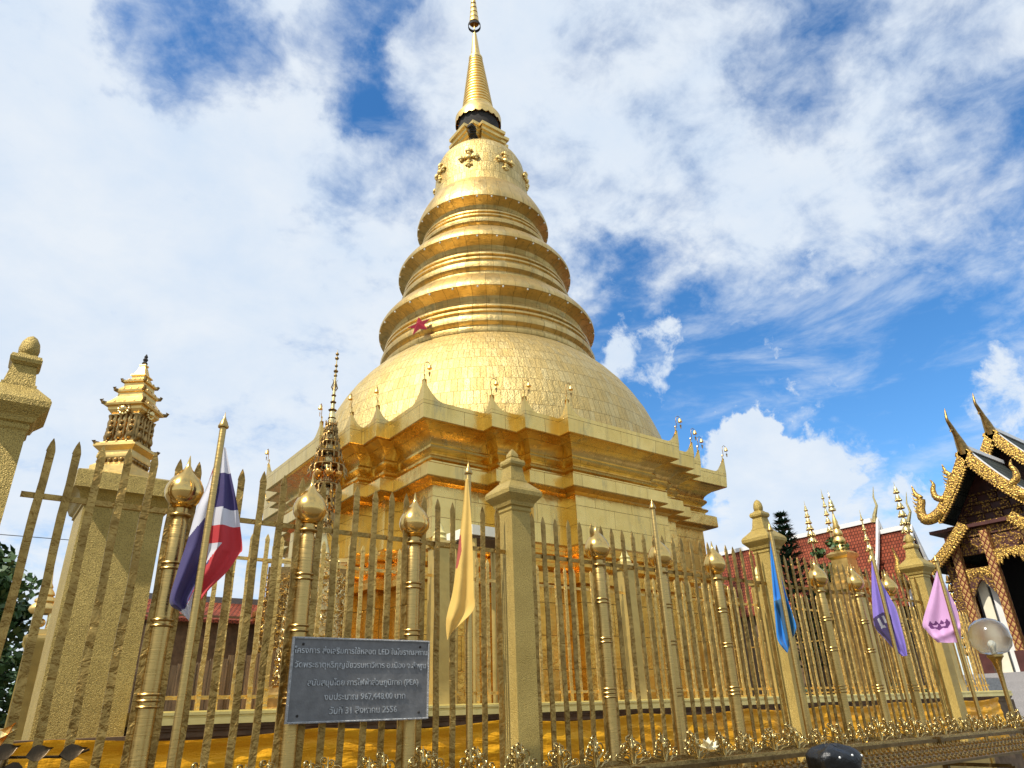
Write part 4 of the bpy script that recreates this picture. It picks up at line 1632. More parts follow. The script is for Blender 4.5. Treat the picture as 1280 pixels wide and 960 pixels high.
um = empty('ceremonial_umbrella', (3.95, 10.0, GROUND), 'tall bronze filigree ceremonial umbrella on an ornate tower at the left of the chedi corner', 'ceremonial umbrella')
zq = lambda z: z - GROUND
MB().square([(.82, 0), (.82, zq(-.30)), (.72, zq(-.25)), (.74, zq(-.10)), (.64, zq(-.05)), (.66, zq(.10)), (.56, zq(.14)), (.58, zq(.28)), (.50, zq(.32)), (.46, zq(.40))], (0, 0, 0)).build('pedestal', GOLD_SPIRE, um)
MB().lathe([(.40, zq(.40)), (.38, zq(1.0)), (.34, zq(1.5)), (.24, zq(1.85)), (.14, zq(2.2)), (.06, zq(2.5)), (.05, zq(4.4)), (.03, zq(4.5)), (.012, zq(5.2)), (.004, zq(5.58))], 20).build('stem', GOLD_FILI, um)
b = MB()
rg = random.Random(21)
Z = Vector((0, 0, 1))
for j in range(15):
    z = .46 + j * .118
    R = .46 - .010 * j if j < 10 else .36 - .035 * (j - 10)
    n_ = 17
    for i in range(n_):
        a = 2 * pi * (i + .5 * (j % 2)) / n_
        un = Vector((cos(a), sin(a), 0))
        scroll_leaf(b, un * R + Z * zq(z), Vector((-sin(a), cos(a), 0)), Z, un, .078 * rg.uniform(.8, 1.15), rg.uniform(0, 6.28), rg.choice((-1, 1)) * rg.uniform(.9, 1.25), .013)
    if j % 4 == 0:
        b.lathe([(R - .05, 0), (R + .035, .012), (R + .035, .026), (R - .05, .04)], 24, (0, 0, zq(z) - .07), cap=False)
b.build('filigree_tower', GOLD_FILI, um, 60)
for j, (z, R) in enumerate(((2.60, .11), (2.80, .13), (3.0, .15), (3.22, .19), (3.52, .26), (3.74, .19), (3.92, .14), (4.07, .10), (4.20, .08))):
    b = MB()
    curl_ring(b, R, zq(z), 14, .15 if j < 5 else .11, .020, .5 if j < 5 else .35, True, .5 * (j % 2))
    curl_ring(b, R * .9, zq(z), 14, .09, .016, .5, False, .25)
    b.lathe([(R * .55, .06), (R, .015), (R, 0), (R * .5, 0)], 18, (0, 0, zq(z)), cap=False)
    b.build('filigree_tier', GOLD_DARK, um, 60)
b = MB()
for i in range(6):
    a = 2 * pi * i / 6 + .3
    b.sphere((.16 * cos(a), .16 * sin(a), zq(3.40)), .075, 8)
b.build('lantern_bead', COPPER_LEAF, um, 60)
b = MB()
for z, r in ((4.34, .065), (4.48, .07), (4.62, .05), (4.74, .04), (5.10, .03), (5.18, .04), (5.28, .028), (5.42, .035), (5.50, .03)):
    b.lathe([(.008, -.03), (r * .7, -.022), (r, 0), (r * .6, .02), (.008, .03)], 12, (0, 0, zq(z)))
for i in range(4):
    a = 2 * pi * i / 4
    b.tube([(.01 * cos(a), .01 * sin(a), zq(4.80)), (.05 * cos(a), .05 * sin(a), zq(4.88)), (.02 * cos(a), .02 * sin(a), zq(4.98)), (.045 * cos(a), .045 * sin(a), zq(5.03))], [.006, .012, .008, .003], 5)
b.build('finial', GOLD_DARK, um, 60)

# filigree panels flanking the umbrella tower
fp = empty('filigree_screen', (4.30, 11.3, GROUND), 'openwork gilt filigree screen standing behind the umbrella tower', 'screen')
b = MB()
for j in range(17):
    for i in range(12):
        x, z = (i - 5.5) * .112 + .05 * (j % 2), zq(.30) + .112 * j
        scroll_leaf(b, Vector((x, -.03, z)), Vector((1, 0, 0)), Z, Vector((0, -1, 0)), .078 * rg.uniform(.8, 1.15), rg.uniform(0, 6.28), rg.choice((-1, 1)) * rg.uniform(.9, 1.25), .013)
b.build('openwork', GOLD_FILI, fp, 60)
MB().box((0, .03, zq(1.2)), (1.30, .02, 2.1)).build('backing', GOLD_DARK, fp)
for s in (-1, 1):
    MB().box((s * .69, 0, zq(2.3) / 2), (.06, .06, zq(2.3))).build('frame_post', GOLD_SPIRE, fp)
MB().box((0, 0, zq(2.34)), (1.46, .08, .06)).build('frame_top', GOLD_SPIRE, fp)
fp.rotation_euler.z = radians(-28)

# cream canopy behind the middle pillar, and the weathered screen at the left
cp = empty('small_canopy', (8.45, 12.3, GROUND), 'cream edged flat canopy of a small altar behind the middle pillar', 'canopy')
MB().box((0, 0, zq(3.38)), (1.25, 1.0, .20)).build('top', CREAM, cp)
MB().box((0, 0, zq(3.26)), (1.1, .85, .05)).build('underside', PLASTER_SHADE, cp)
for sx in (-1, 1):
    for sy in (-1, 1):
        MB().lathe([(.05, 0), (.05, zq(3.24))], 10, (sx * .48, sy * .36, 0)).build('leg', PAINT_GOLD, cp)
b = MB()
ns = 34
for i in range(ns):
    x = -1.3 + 2.6 * i / (ns - 1)
    h = zq(.62 + .28 * (i / (ns - 1)) ** 1.5 + random.uniform(-.03, .05))
    b.box((x, random.uniform(-.012, .012), h / 2), (2.6 / ns * .93, .025, h), random.uniform(-.05, .05))
b.build('plank_screen', STRAW, None, label='brown weathered upright plank screen behind the Thai flag', cat='screen').location = (2.55, 10.4, GROUND)

# ------------------------------------------------------------------ globe lamp at the right
gl = empty('globe_lamp', (11.42, 4.32, GROUND), 'clear glass globe lamp on a thin brass stem at the right', 'lamp')
MB().lathe([(.10, 0), (.10, .04), (.03, .07), (.028, 1.7), (.034, 1.9), (.06, 2.02), (.085, 2.06), (.10, 2.075), (.10, 2.10), (.04, 2.11)], 16).build('stem', BRASS, gl, 40)
g = MB()
g.lathe([(.088, 2.108), (.09, 2.105), (.17, 2.13), (.235, 2.20), (.262, 2.30), (.25, 2.40), (.205, 2.49), (.13, 2.55), (.05, 2.575), (.002, 2.58), (.002, 2.572), (.05, 2.567), (.127, 2.542), (.20, 2.483), (.242, 2.396), (.253, 2.30), (.227, 2.206), (.164, 2.138), (.088, 2.113), (.088, 2.108)], 28, cap=False)
g.build('globe', GLASS, gl, 80)
MB().lathe([(.025, 2.10), (.025, 2.14), (.035, 2.17), (.052, 2.21), (.054, 2.235), (.042, 2.265), (.015, 2.285), (.002, 2.286)], 16).build('bulb', BULB, gl, 60)


# ------------------------------------------------------------------ vihara at the right (gable faces the fence)
VX = 30.0
GY = 10.29
vh = empty('vihara', (VX, GY, GROUND), 'gilded temple hall with steep tiered gables and naga finials at the right', 'temple hall')


def vlocal(o):
    o.matrix_parent_inverse = Matrix.Translation((-VX, -GY, -GROUND))
    return o


def rake(s, y0, z0, y1, z1, sagk, n=14):
    """concave roof edge on side s (+1 = left in the picture) from (y0,z0) to (y1,z1), y measured from the ridge"""
    out = []
    for i in range(n + 1):
        t = i / n
        y = y0 + (y1 - y0) * t
        z = z0 + (z1 - z0) * t - sagk * sin(pi * t)
        out.append((GY + s * y, z))
    return out


def slab_from(edge, x0, x1, th, name, mat, parent=vh):
    b = MB()
    n = len(edge)
    L = 0
    for i in range(n - 1):
        (ya, za), (yb, zb_) = edge[i], edge[i + 1]
        d = math.dist(edge[i], edge[i + 1])
        vs = [(x0, ya, za), (x1, ya, za), (x1, yb, zb_), (x0, yb, zb_), (x0, ya, za - th), (x1, ya, za - th), (x1, yb, zb_ - th), (x0, yb, zb_ - th)]
        b.add(vs, [(0, 1, 2, 3), (7, 6, 5, 4), (0, 3, 7, 4), (1, 5, 6, 2)], 0, [[(0, L), (x1 - x0, L), (x1 - x0, L + d), (0, L + d)]] * 4)
        L += d
    return vlocal(b.build(name, mat, parent, 30))


def barge(edge, x, w, s, name='bargeboard', head=True, tail=.9):
    """carved board along the gable edge with flame crests above and teeth below"""
    b = MB()
    n = len(edge)
    up, dn = [], []
    for i, (y, z) in enumerate(edge):
        a, c = edge[max(i - 1, 0)], edge[min(i + 1, n - 1)]
        t = Vector((c[0] - a[0], c[1] - a[1])).normalized()
        nrm_ = Vector((-t.y, t.x))
        if nrm_.y < 0:
            nrm_ = -nrm_
        up.append((y + nrm_.x * .04, z + nrm_.y * .04))
        dn.append((y - nrm_.x * w, z - nrm_.y * w))
    for i in range(n - 1):
        for x0, x1 in ((x - .10, x + .06),):
            vs = [(x0, *up[i]), (x0, *up[i + 1]), (x0, *dn[i + 1]), (x0, *dn[i]), (x1, *up[i]), (x1, *up[i + 1]), (x1, *dn[i + 1]), (x1, *dn[i])]
            b.add(vs, [(0, 1, 2, 3), (7, 6, 5, 4), (0, 4, 5, 1), (3, 2, 6, 7)])
    # toothed lower edge
    m = (n - 1) * 2
    for i in range(m):
        t = (i + .5) / m * (n - 1)
        k = int(t)
        f = t - k
        p = Vector(dn[k]).lerp(Vector(dn[min(k + 1, n - 1)]), f)
        q = Vector(up[k]).lerp(Vector(up[min(k + 1, n - 1)]), f)
        e = (p - q).normalized()
        tt = Vector((-e.y, e.x))
        tip = p + e * .13
        vs = [(x - .09, *(p + tt * .10)), (x - .09, *(p - tt * .10)), (x - .09, *tip), (x + .05, *(p + tt * .10)), (x + .05, *(p - tt * .10)), (x + .05, *tip)]
        b.add(vs, [(0, 1, 2), (5, 4, 3), (0, 2, 5, 3), (1, 4, 5, 2)])
    o = vlocal(b.build(name, CARVED, vh, 30))
    # dark crests along the upper edge
    b = MB()
    m = (n - 1) * 3
    for i in range(m):
        t = (i + .5) / m * (n - 1)
        k = int(t)
        f = t - k
        p = Vector(up[k]).lerp(Vector(up[min(k + 1, n - 1)]), f)
        q = Vector(dn[k]).lerp(Vector(dn[min(k + 1, n - 1)]), f)
        e = (p - q).normalized()
        b.box((x - .02, p.x + e.x * .05, p.y + e.y * .05), (.09, .07, .12))
    vlocal(b.build('crest', MAROON, o, 30))
    return o, up, dn


def horn_finial(base, pts, rads, name, mat=None, parent=vh, n=8):
    b = MB()
    P = [Vector(base) + Vector(p) for p in pts]
    # densify
    D, Rr = [], []
    for i in range(len(P) - 1):
        for k in range(4):
            t = k / 4
            p0, p1, p2, p3 = P[max(i - 1, 0)], P[i], P[i + 1], P[min(i + 2, len(P) - 1)]
            D.append(.5 * (2 * p1 + (p2 - p0) * t + (2 * p0 - 5 * p1 + 4 * p2 - p3) * t * t + (3 * p1 - p0 - 3 * p2 + p3) * t ** 3))
            Rr.append(rads[i] + (rads[i + 1] - rads[i]) * t)
    D.append(P[-1])
    Rr.append(rads[-1])
    b.tube(D, Rr, n)
    return vlocal(b.build(name, mat or CARVED, parent, 60))


def chofa(x, z, k=1.0):
    horn_finial((x, GY, z), [(.1, 0, -.25), (-.05, 0, .15), (-.22, 0, .5), (-.42, .02, .85), (-.52, .03, 1.05), (-.48, .03, 1.3), (-.44, .02, 1.55 * k)], [.24, .17, .10, .075, .06, .042, .008], 'chofa', GOLD_DARK)
    horn_finial((x, GY, z), [(-.33, .02, .66), (-.50, .02, .60), (-.60, .02, .50)], [.07, .05, .01], 'chofa_beak', GOLD_DARK)


def naga(y, z, s, x, k=1.0, parent=vh):
    horn_finial((x, y, z), [(0, -.40 * s * k, .22 * k), (0, 0, 0), (0, .30 * s * k, .05 * k), (-.02, .34 * s * k, .42 * k), (-.02, .20 * s * k, .80 * k), (-.02, .36 * s * k, 1.10 * k), (-.02, .42 * s * k, 1.45 * k)], [.20 * k, .23 * k, .21 * k, .17 * k, .14 * k, .085 * k, .012], 'naga_finial', CARVED, parent)
    b = MB()
    for i in range(5):
        t = i / 4
        b.tube([(x, y + s * k * (.34 - .1 * t), z + k * (.30 + .17 * i)), (x, y + s * k * (.52 - .08 * t), z + k * (.36 + .17 * i)), (x, y + s * k * (.60 - .08 * t), z + k * (.50 + .17 * i))], [.07 * k, .05 * k, .008], 5)
    vlocal(b.build('naga_crest', CARVED, parent, 60))


def gable_tier(x, zr_, xr1, low=True):
    for s in (1, -1):
        e = rake(s, .02, zr_, 1.80, zr_ - 2.42, .16)
        slab_from(e, x, xr1, .10, 'roof', DARK_TILE)
        barge(e, x - .02, .30, s)
        naga(GY + s * 1.80, zr_ - 2.42, s, x - .05)
        horn_finial((x - .05, GY + s * 1.28, zr_ - 1.70), [(0, -.1 * s, -.1), (0, .16 * s, .05), (0, .20 * s, .35), (0, .12 * s, .58), (0, .20 * s, .80)], [.14, .13, .10, .07, .01], 'naga_fin', CARVED)
        # white edging on the tiles behind the board
        b = MB()
        for i in range(len(e) - 1):
            vs = [(x + .06, e[i][0], e[i][1] + .02), (x + .30, e[i][0], e[i][1] + .02), (x + .30, e[i + 1][0], e[i + 1][1] + .02), (x + .06, e[i + 1][0], e[i + 1][1] + .02)]
            vt = [(p[0], p[1], p[2] + .09) for p in vs]
            b.add(vs + vt, [(0, 1, 2, 3), (7, 6, 5, 4), (0, 3, 7, 4), (1, 5, 6, 2), (0, 4, 5, 1), (2, 6, 7, 3)])
        vlocal(b.build('roof_edging', WHITE, vh, 40))
    vlocal(MB().box(((x + xr1) / 2, GY, zr_ + .03), (xr1 - x - .05, .26, .16)).build('ridge_cap', WHITE, vh))
    chofa(x - .02, zr_ + .05)


gable_tier(VX, 8.86, VX + 3.62)
gable_tier(VX + 3.62, 10.42, VX + 16)
# lower side roofs
for s in (1, -1):
    e = rake(s, .92, 6.10, 2.62, 4.62, .10, 10)
    slab_from(e, VX + .12, VX + 14, .10, 'side_roof', DARK_TILE)
    barge(e, VX + .08, .26, s)
    naga(GY + s * 2.62, 4.62, s, VX + .05, .8)
# gable panel and friezes
vlocal(MB().prism([(GY - 1.75, 6.2), (GY + 1.75, 6.2), (GY, 8.62)], 'x', VX + 1.55, VX + 1.70).build('gable_panel', MAROON, vh))
vlocal(MB().prism([(GY - 1.6, 7.9), (GY + 1.6, 7.9), (GY, 10.2)], 'x', VX + 5.1, VX + 5.25).build('gable_panel', MAROON, vh))
vlocal(MB().prism([(GY - 1.75, 7.2), (GY + 1.75, 7.2), (GY + 1.75, 7.9), (GY - 1.75, 7.9)], 'x', VX + 5.1, VX + 5.28).build('gable_wall', MAROON, vh))
b = MB()
for z, h, hw in ((6.22, .16, 1.60), (6.62, .10, 1.36), (6.98, .09, 1.08), (7.34, .08, .80)):
    b.box((VX + 1.50, GY, z), (.14, hw * 2, h))
for j, (z, hw, n_) in enumerate(((6.42, 1.3, 5), (6.80, 1.0, 4), (7.16, .72, 3))):
    for i in range(n_):
        yy = GY - hw + 2 * hw * i / (n_ - 1)
        b.box((VX + 1.50, yy, z), (.10, .30, .22))
vlocal(b.build('gable_carving', CARVED_SHADE, vh))
b = MB()
for z0, z1, pr_ in ((5.92, 6.14, .0), (5.62, 5.90, .05), (5.38, 5.60, .0), (4.95, 5.36, .03)):
    b.box((VX + .86 - pr_, GY, (z0 + z1) / 2), (.20, 3.4, z1 - z0))
vlocal(b.build('carved_lintel', CARVED_SHADE, vh))
# hanging pelmets of carved points between the columns
for y0, y1, zt_, dp in ((GY - .82, GY + .22, 4.96, .62), (GY + .50, GY + 1.34, 4.40, .34), (GY - 2.0, GY - 1.2, 4.40, .34)):
    b = MB()
    n_ = 9
    for i in range(n_):
        ya, yb = y0 + (y1 - y0) * i / n_, y0 + (y1 - y0) * (i + 1) / n_
        u = abs((i + .5) / n_ - .5) * 2
        d = dp * (.35 + .65 * u * u) + .10 * (i % 2)
        b.prism([(ya, zt_), (yb, zt_), (yb, zt_ - d * .8), ((ya + yb) / 2, zt_ - d - .08), (ya, zt_ - d * .8)], 'x', VX + .42, VX + .52)
    vlocal(b.build('carved_pelmet', CARVED, vh))
PLAT = .70
for y in (GY + 1.52, GY + .34, GY - 1.0, GY - 2.1):
    vlocal(MB().box((VX + .50, y, (PLAT + 5.0) / 2 + .35), (.32, .27, 5.0 - PLAT + .75)).build('lattice_column', LATTICE, vh))
    vlocal(MB().box((VX + .50, y, PLAT + .36), (.40, .36, .72)).build('column_base', MAROON, vh))
# side walls, arched window, near-black sheet painting in the doorway's shade
for c_, s_ in (((VX + 2.2, GY + 1.98, (PLAT + 4.9) / 2), (3.2, .18, 4.9 - PLAT)), ((VX + 2.2, GY - 2.45, (PLAT + 4.9) / 2), (3.2, .18, 4.9 - PLAT)), ((VX + .62, GY + 1.80, (PLAT + 4.6) / 2), (.14, .36, 4.6 - PLAT))):
    vlocal(MB().box(c_, s_).build('side_wall', CARVED_SHADE, vh))
vlocal(MB().box((VX + 3.6, GY, (PLAT + 6.2) / 2), (.2, 4.6, 6.2 - PLAT)).build('doorway_shade', DOOR_SHADE, vh))
vlocal(MB().box((VX + 2.0, GY, 6.0), (3.0, 4.6, .12)).build('porch_ceiling', MAROON, vh))
# arched bay between the two left columns: carved spandrel with pale leaves of the open window behind
arch = []
for i in range(15):
    t = i / 14
    yy = GY + .50 + .86 * t
    arch.append((yy, 3.35 + .62 * (1 - abs(2 * t - 1) ** 1.3)))
sp_ = arch + [(GY + 1.38, 4.45), (GY + .48, 4.45)]
b = MB()
for i in range(14):
    (ya, za), (yb, zb_) = arch[i], arch[i + 1]
    b.prism([(ya, za), (yb, zb_), (yb, 4.42), (ya, 4.42)], 'x', VX + .46, VX + .60)
vlocal(b.build('arch_spandrel', CARVED_SHADE, vh))
for y, wd_, mt in ((GY + 1.14, .34, CREAM), (GY + .78, .20, WHITE)):
    vlocal(MB().box((VX + .95, y, (PLAT + 4.0) / 2), (.06, wd_, 4.0 - PLAT)).build('window_leaf', mt, vh))
vlocal(MB().box((VX + 1.15, GY + .92, (PLAT + 4.3) / 2), (.06, 1.1, 4.3 - PLAT)).build('window_recess', SLATE, vh))
# granite platform and steps
b = MB()
b.box((VX + 6, GY, (GROUND + PLAT) / 2), (12.4, 5.4, PLAT - GROUND))
b.box((VX - .35, GY, PLAT - .42), (.45, 4.9, .84))
vlocal(b.build('platform', GRANITE, vh))
for i in range(7):
    h = PLAT - .30 * (i + 1)
    vlocal(MB().box((VX - .75 - .32 * i, GY - .8, (GROUND + h) / 2), (.34, 3.2 - .002 * i, h - GROUND)).build('step', GRANITE, vh))
vlocal(MB().box((VX - 1.5, GY + 1.15, (GROUND + .55) / 2), (1.9, .42, .55 - GROUND)).build('stair_wall', GRANITE, vh))
# hall body behind
vlocal(MB().box((VX + 10, GY, (GROUND + 6.4) / 2), (12, 6.4, 6.4 - GROUND)).build('hall_body', MAROON, vh))

# dark stone tablet on a stand near the hall
tb = empty('stone_tablet', (22.4, 9.0, GROUND), 'dark grey stone tablet beside the far end of the fence', 'tablet')
b = MB()
b.prism([(-.55, .9), (.55, .9), (.55, 1.85), (.42, 2.0), (-.42, 2.0), (-.55, 1.85)], 'y', -.06, .06)
b.build('slab', SLATE, tb)
MB().box((0, .1, .45), (1.2, .6, .9)).build('stand', GRANITE, tb)
tb.rotation_euler.z = radians(-50)


# ------------------------------------------------------------------ red roofed halls behind
def hall(loc, length, halfw, z_eave, z_ridge, label, rz=0.0, gable_gold=True, overhang=.5, mats=(RED_TILE, WHITE, PLASTER_SHADE), tiers=1):
    """ridge along local +Y from y=0 (gable end) to y=length, local z from the ground"""
    r = empty('temple_hall', loc, label, 'temple hall', 'red roofed halls', rz)
    n = 8
    for s in (-1, 1):
        b = MB()
        L = 0
        edge = [(s * halfw * t, z_ridge + (z_eave - z_ridge) * t - .10 * (z_ridge - z_eave) * sin(pi * t)) for t in [i / n for i in range(n + 1)]]
        for i in range(n):
            (xa, za), (xb, zb_) = edge[i], edge[i + 1]
            d = math.dist(edge[i], edge[i + 1])
            vs = [(xa, -overhang, za), (xb, -overhang, zb_), (xb, length, zb_), (xa, length, za)]
            vt = [(p[0], p[1], p[2] - .12) for p in vs]
            b.add(vs + vt, [(0, 1, 2, 3), (7, 6, 5, 4), (0, 4, 5, 1), (2, 6, 7, 3), (1, 5, 6, 2)], 0, [[(-overhang, L), (-overhang, L + d), (length, L + d), (length, L)]] * 5)
            L += d
        rf = b.build('roof', mats[0], r, 30)
        b = MB()
        for i in range(n):
            (xa, za), (xb, zb_) = edge[i], edge[i + 1]
            b.add([(xa, -overhang - .15, za + .12), (xb, -overhang - .15, zb_ + .12), (xb, -overhang - .02, zb_ + .12), (xa, -overhang - .02, za + .12),
                   (xa, -overhang - .15, za - .25), (xb, -overhang - .15, zb_ - .25), (xb, -overhang - .02, zb_ - .25), (xa, -overhang - .02, za - .25)],
                  [(0, 1, 2, 3), (7, 6, 5, 4), (0, 4, 5, 1), (3, 2, 6, 7), (1, 5, 6, 2), (0, 3, 7, 4)])
        b.build('bargeboard', mats[1], r)
    MB().box((0, length / 2, z_ridge + .05), (.28, length + overhang, .24)).build('ridge_cap', mats[1], r)
    w = MB()
    w.box((0, length / 2 + .25, (z_eave + .2) / 2), (halfw * 1.7, length - .5, z_eave + .2))
    w.prism([(-halfw * .85, z_eave), (halfw * .85, z_eave), (0, z_ridge - .3)], 'y', .02, .25)
    w.build('wall', mats[2], r)  # dark wall colour holds the shadow under the roof
    return r


def ch2(parent, y, z, k=1.0):
    b = MB()
    b.tube([(0, y, z - .1), (0, y - .1, z + .3 * k), (0, y - .35, z + .8 * k), (0, y - .28, z + 1.3 * k), (0, y - .42, z + 1.9 * k)], [.16 * k, .12 * k, .07 * k, .05 * k, .01], 7)
    b.build('chofa', GOLD_FILI, parent, 60)


h1 = hall((40, 19.6, GROUND), 18, 2.7, 6.4, 10.75, 'red tiled hall roof with white ridge behind the gold spires')
ch2(h1, -.4, 10.75, 1.0)
h2 = hall((40, 17.9, GROUND), 1.66, 2.4, 5.9, 10.0, 'lower front tier of red tiled roof with white barge beside the gilded hall')
ch2(h2, -.4, 10.0, 1.0)
h3 = hall((52, 33, GROUND), 12, 8, 6.8, 11.6, 'distant red tiled roof seen through the spears left of the blue flag')
# naga hooks at the lower front roof's eave
for hh, y0, zt_ in ((h2, -.6, 6.9),):
    b = MB()
    b.tube([(-2.2, y0, zt_ - .2), (-2.6, y0, zt_), (-2.8, y0, zt_ + .6), (-2.6, y0, zt_ + 1.1), (-2.8, y0, zt_ + 1.7)], [.22, .22, .16, .10, .02], 8)
    b.build('naga_finial', CARVED, hh, 60)
# left building seen through the fence: low red roof, dark ridge and eaves
h4 = hall((11.5, 31.5, GROUND), 6.6, 3.4, 5.0, 6.1, 'low red roofed building with dark ridge behind the fence at the left', radians(90), mats=(RED_TILE, SLATE, PLASTER_SHADE))

# ------------------------------------------------------------------ gold spires and umbrellas in front of the red roofs
zt = lambda z: z - GROUND


def tower(loc, H, label):
    r = empty('gold_shrine', loc, label, 'shrine')
    MB().square([(1.15, 0), (1.15, .55 * H), (1.25, .56 * H), (1.25, .585 * H), (.95, .60 * H)]).build('base', GOLD_SPIRE, r)
    MB().square([(.62, .60 * H), (.60, .63 * H), (.48, .64 * H), (.46, .70 * H), (.58, .71 * H), (.60, .722 * H), (.40, .735 * H)]).build('body', GOLD_SPIRE, r)
    MB().lathe([(.38, .733 * H), (.40, .75 * H), (.28, .765 * H), (.34, .772 * H), (.33, .785 * H), (.22, .80 * H), (.27, .806 * H), (.25, .82 * H), (.16, .835 * H), (.20, .842 * H), (.13, .86 * H), (.15, .867 * H), (.07, .89 * H), (.04, .905 * H), (.03, .94 * H)], 12).build('spire', GOLD_SPIRE, r, 50)
    b = MB()
    for z, R in ((.930, .20), (.948, .16), (.963, .12)):
        b.lathe([(R * .8, -.02), (R, -.12), (R, -.02), (R * .4, .12), (.03, .14)], 14, (0, 0, z * H), cap=False)
    b.lathe([(.03, .94 * H), (.02, .98 * H), (.07, .985 * H), (.02, .99 * H), (.003, 1.02 * H)], 8)
    b.build('umbrella_finial', GOLD_FILI, r, 60)
    return r


def pole_umbrella(loc, zt0, zt1, R, n, label, mat=GOLD_FILI):
    r = empty('tiered_umbrella', loc, label, 'ceremonial umbrella', 'gold tiered umbrellas by the red roofs')
    MB().lathe([(.06, 0), (.05, zt0), (.035, zt1 - .6), (.005, zt1)], 10).build('pole', mat, r)
    for i in range(n):
        t = i / max(1, n - 1)
        z = zt0 + (zt1 - .5 - zt0) * t
        rr = R * (1 - .72 * t)
        b = MB()
        b.lathe([(rr * .55, .22), (rr, .06), (rr, -.02), (rr * .92, .04)], 14, (0, 0, z), cap=False)
        for k in range(10):
            a = 2 * pi * k / 10
            b.sphere((rr * cos(a), rr * sin(a), z - .05), .05, 5)
        b.build('tier', mat, r, 60)
    return r


tower((37.2, 20.0, GROUND), 12.1, 'gold shrine with tall stacked spire before the red tiled roof')
pole_umbrella((36.6, 21.2, GROUND), zt(8.0), zt(10.3), .24, 6, 'slim gold tiered umbrella just right of the conifer')
pole_umbrella((37.6, 20.6, GROUND), zt(8.6), zt(11.0), .16, 5, 'slimmest tiered umbrella between the conifer and the gold shrine')
pole_umbrella((37.4, 18.6, GROUND), zt(6.6), zt(9.3), .17, 5, 'slim gold tiered umbrella right of the gold shrine')
pole_umbrella((36.0, 15.85, GROUND), zt(4.6), zt(9.9), .38, 13, 'tall many tiered umbrella in front of the lower red roof')
pole_umbrella((33.5, 13.6, GROUND), zt(1.6), zt(5.0), .30, 9, 'short gold tiered umbrella beside the fence pillar with the pink flag', GOLD_DARK)


# ------------------------------------------------------------------ trees
def leaves(b, c, rad, n, size, rng, mi=0):
    for _ in range(n):
        while True:
            p = Vector((rng.uniform(-1, 1), rng.uniform(-1, 1), rng.uniform(-1, 1)))
            if p.length <= 1:
                break
        p = Vector((c[0] + p.x * rad[0], c[1] + p.y * rad[1], c[2] + p.z * rad[2]))
        d = Vector((rng.gauss(0, 1), rng.gauss(0, 1), rng.gauss(0, .6))).normalized()
        e = d.cross(Vector((rng.gauss(0, 1), rng.gauss(0, 1), rng.gauss(0, 1)))).normalized()
        L, w_ = size * rng.uniform(.6, 1.3), size * rng.uniform(.25, .45)
        b.add([p - d * L / 2, p + e * w_, p + d * L / 2, p - e * w_], [(0, 1, 2, 3)], mi)


def broad_tree(loc, H, R, label, seed, n=46, per=70, size=.34, mat=LEAF):
    rng = random.Random(seed)
    r = empty('broadleaf_tree', loc, label, 'tree', 'trees around the temple')
    b = MB()
    b.tube([(0, 0, 0), (.1, 0, H * .25), (-.05, .1, H * .5), (.1, .05, H * .8)], [.32, .26, .2, .08], 9)
    tips = []
    for i in range(9):
        a = 2 * pi * i / 9 + rng.uniform(-.3, .3)
        z0 = H * rng.uniform(.3, .6)
        tip = (R * .7 * cos(a), R * .7 * sin(a), z0 + H * rng.uniform(.15, .4))
        tips.append(tip)
        b.tube([(0, 0, z0), (tip[0] * .5, tip[1] * .5, (z0 + tip[2]) / 2 + .2), tip], [.12, .08, .03], 6)
    b.build('trunk', BARK, r, 60)
    b = MB()
    for i in range(n):
        t = tips[i % 9]
        c = (t[0] * rng.uniform(.2, 1.25), t[1] * rng.uniform(.2, 1.25), t[2] + rng.uniform(-.14, .22) * H)
        q = R * rng.uniform(.16, .34)
        leaves(b, c, (q, q, q * .7), per, size, rng)
    b.build('crown', mat, r, 180)
    return r


broad_tree((-.75, 26, GROUND), 6.9, 2.2, 'dark broadleaf tree behind the bars at the left edge', 3, 64, 90, .30)
broad_tree((-.6, 23, GROUND), 4.9, 1.9, 'low dense tree filling the gap under the taller tree at the left edge', 14, 70, 110, .24)
broad_tree((14.5, 44, GROUND), 6.4, 2.2, 'low dark tree behind the low red roofed building', 5, 30, 60, .34)
broad_tree((42.5, 27.2, GROUND), 10.2, 2.0, 'bushy green tree left of the conifer behind the blue flag pillar', 8, 46, 80, .34)
broad_tree((37.6, 20.9, GROUND), 9.3, 1.5, 'round dark treetop against the red tiled roof', 9, 70, 110, .26)


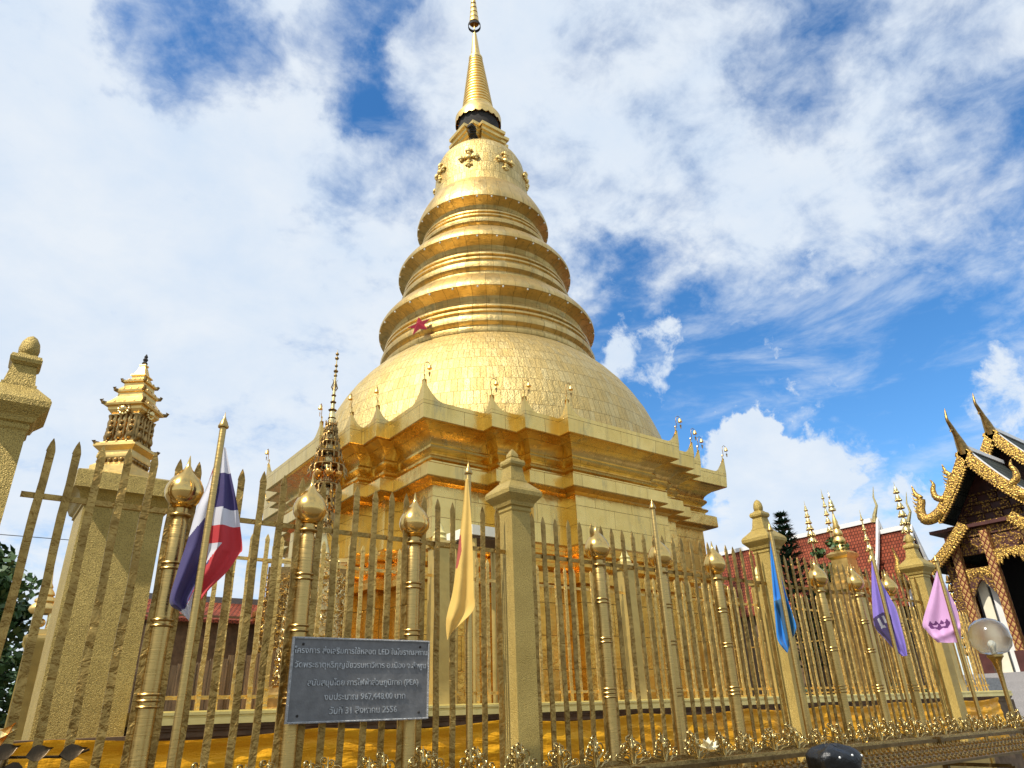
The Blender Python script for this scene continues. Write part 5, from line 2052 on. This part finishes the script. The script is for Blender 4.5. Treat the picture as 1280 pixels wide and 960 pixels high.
def conifer(loc, H, R, label, seed):
    rng = random.Random(seed)
    r = empty('conifer_tree', loc, label, 'tree', 'trees around the temple')
    MB().tube([(0, 0, 0), (.05, 0, H * .5), (0, 0, H)], [.28, .16, .02], 8).build('trunk', BARK, r, 60)
    b = MB()
    lv = 22
    for j in range(lv):
        z = H * (.30 + .68 * j / (lv - 1))
        rr = R * (1 - (j / (lv - 1)) ** 1.6) + .12
        for i in range(9):
            a = 2 * pi * (i + .5 * (j % 2)) / 9 + rng.uniform(-.2, .2)
            L = rr * rng.uniform(.72, 1.12)
            for k in range(26):
                t = rng.uniform(.08, 1)
                c = Vector((L * t * cos(a), L * t * sin(a), z + .10 * L * t * t * 2 - .12 * L))
                d = Vector((cos(a + rng.uniform(-1, 1)), sin(a + rng.uniform(-1, 1)), rng.uniform(-.25, .55))).normalized()
                e = d.cross(Vector((0, 0, 1))).normalized()
                l_, w_ = rng.uniform(.26, .46), .075
                b.add([c - d * l_ * .2, c + e * w_, c + d * l_, c - e * w_], [(0, 1, 2, 3)])
    b.build('crown', LEAF_BLUE, r, 180)
    return r


conifer((35.3, 22.0, GROUND), 11.3, 1.7, 'dark pointed conifer rising beside the red tiled roof', 4)
# thin needle spire far behind the conifer
ns_ = empty('needle_spire', (50, 32.6, GROUND), 'thin distant needle spire left of the conifer', 'spire')
MB().lathe([(1.2, 0), (1.1, 9.5), (.75, 10.6), (.5, 11.4), (.32, 12.2), (.18, 13.4), (.08, 14.6), (.01, 15.6)], 12).build('shaft', GOLD_SPIRE, ns_, 50)

# hedge-like planting at the foot of the halls
rng = random.Random(12)
for (x, y, lb) in ((30.5, 20.5, 'clipped green shrub at the foot of the gold shrine'), (33.0, 16.2, 'clipped green shrub below the many tiered umbrella')):
    r = empty('shrub', (x, y, GROUND), lb, 'shrub', 'shrubs before the red roofed halls')
    b = MB()
    for i in range(16):
        leaves(b, (rng.uniform(-.7, .7), rng.uniform(-.7, .7), rng.uniform(.5, 2.2)), (.5, .5, .45), 50, .22, rng)
    b.build('crown', LEAF, r, 180)
    MB().tube([(0, 0, 0), (0, .05, 1.0)], [.08, .05], 6).build('trunk', BARK, r)

for (x, y, R_, H_, lb) in ((-1.1, 21.0, 1.3, 3.9, 'tall dark bush at the very left behind the corner pillar'), (.55, 22.5, 1.0, 3.2, 'dark bush behind the small spired shrine at the left')):
    r = empty('shrub', (x, y, GROUND), lb, 'shrub', 'bushes at the left')
    b = MB()
    for i in range(60):
        leaves(b, (rng.uniform(-R_, R_), rng.uniform(-R_, R_), rng.uniform(.4, H_)), (.55, .55, .45), 60, .22, rng)
    b.build('crown', LEAF, r, 180)
    MB().tube([(0, 0, 0), (.1, .05, H_ * .7)], [.10, .05], 6).build('trunk', BARK, r)

# overhead cable at the far left
MB().tube([(-40 + 4 * i, 60, 12.35 - .25 * sin(pi * i / 12)) for i in range(13)], .03, 5).build('cable', CABLE, None, label='thin overhead cable crossing the sky at the far left', cat='cable')
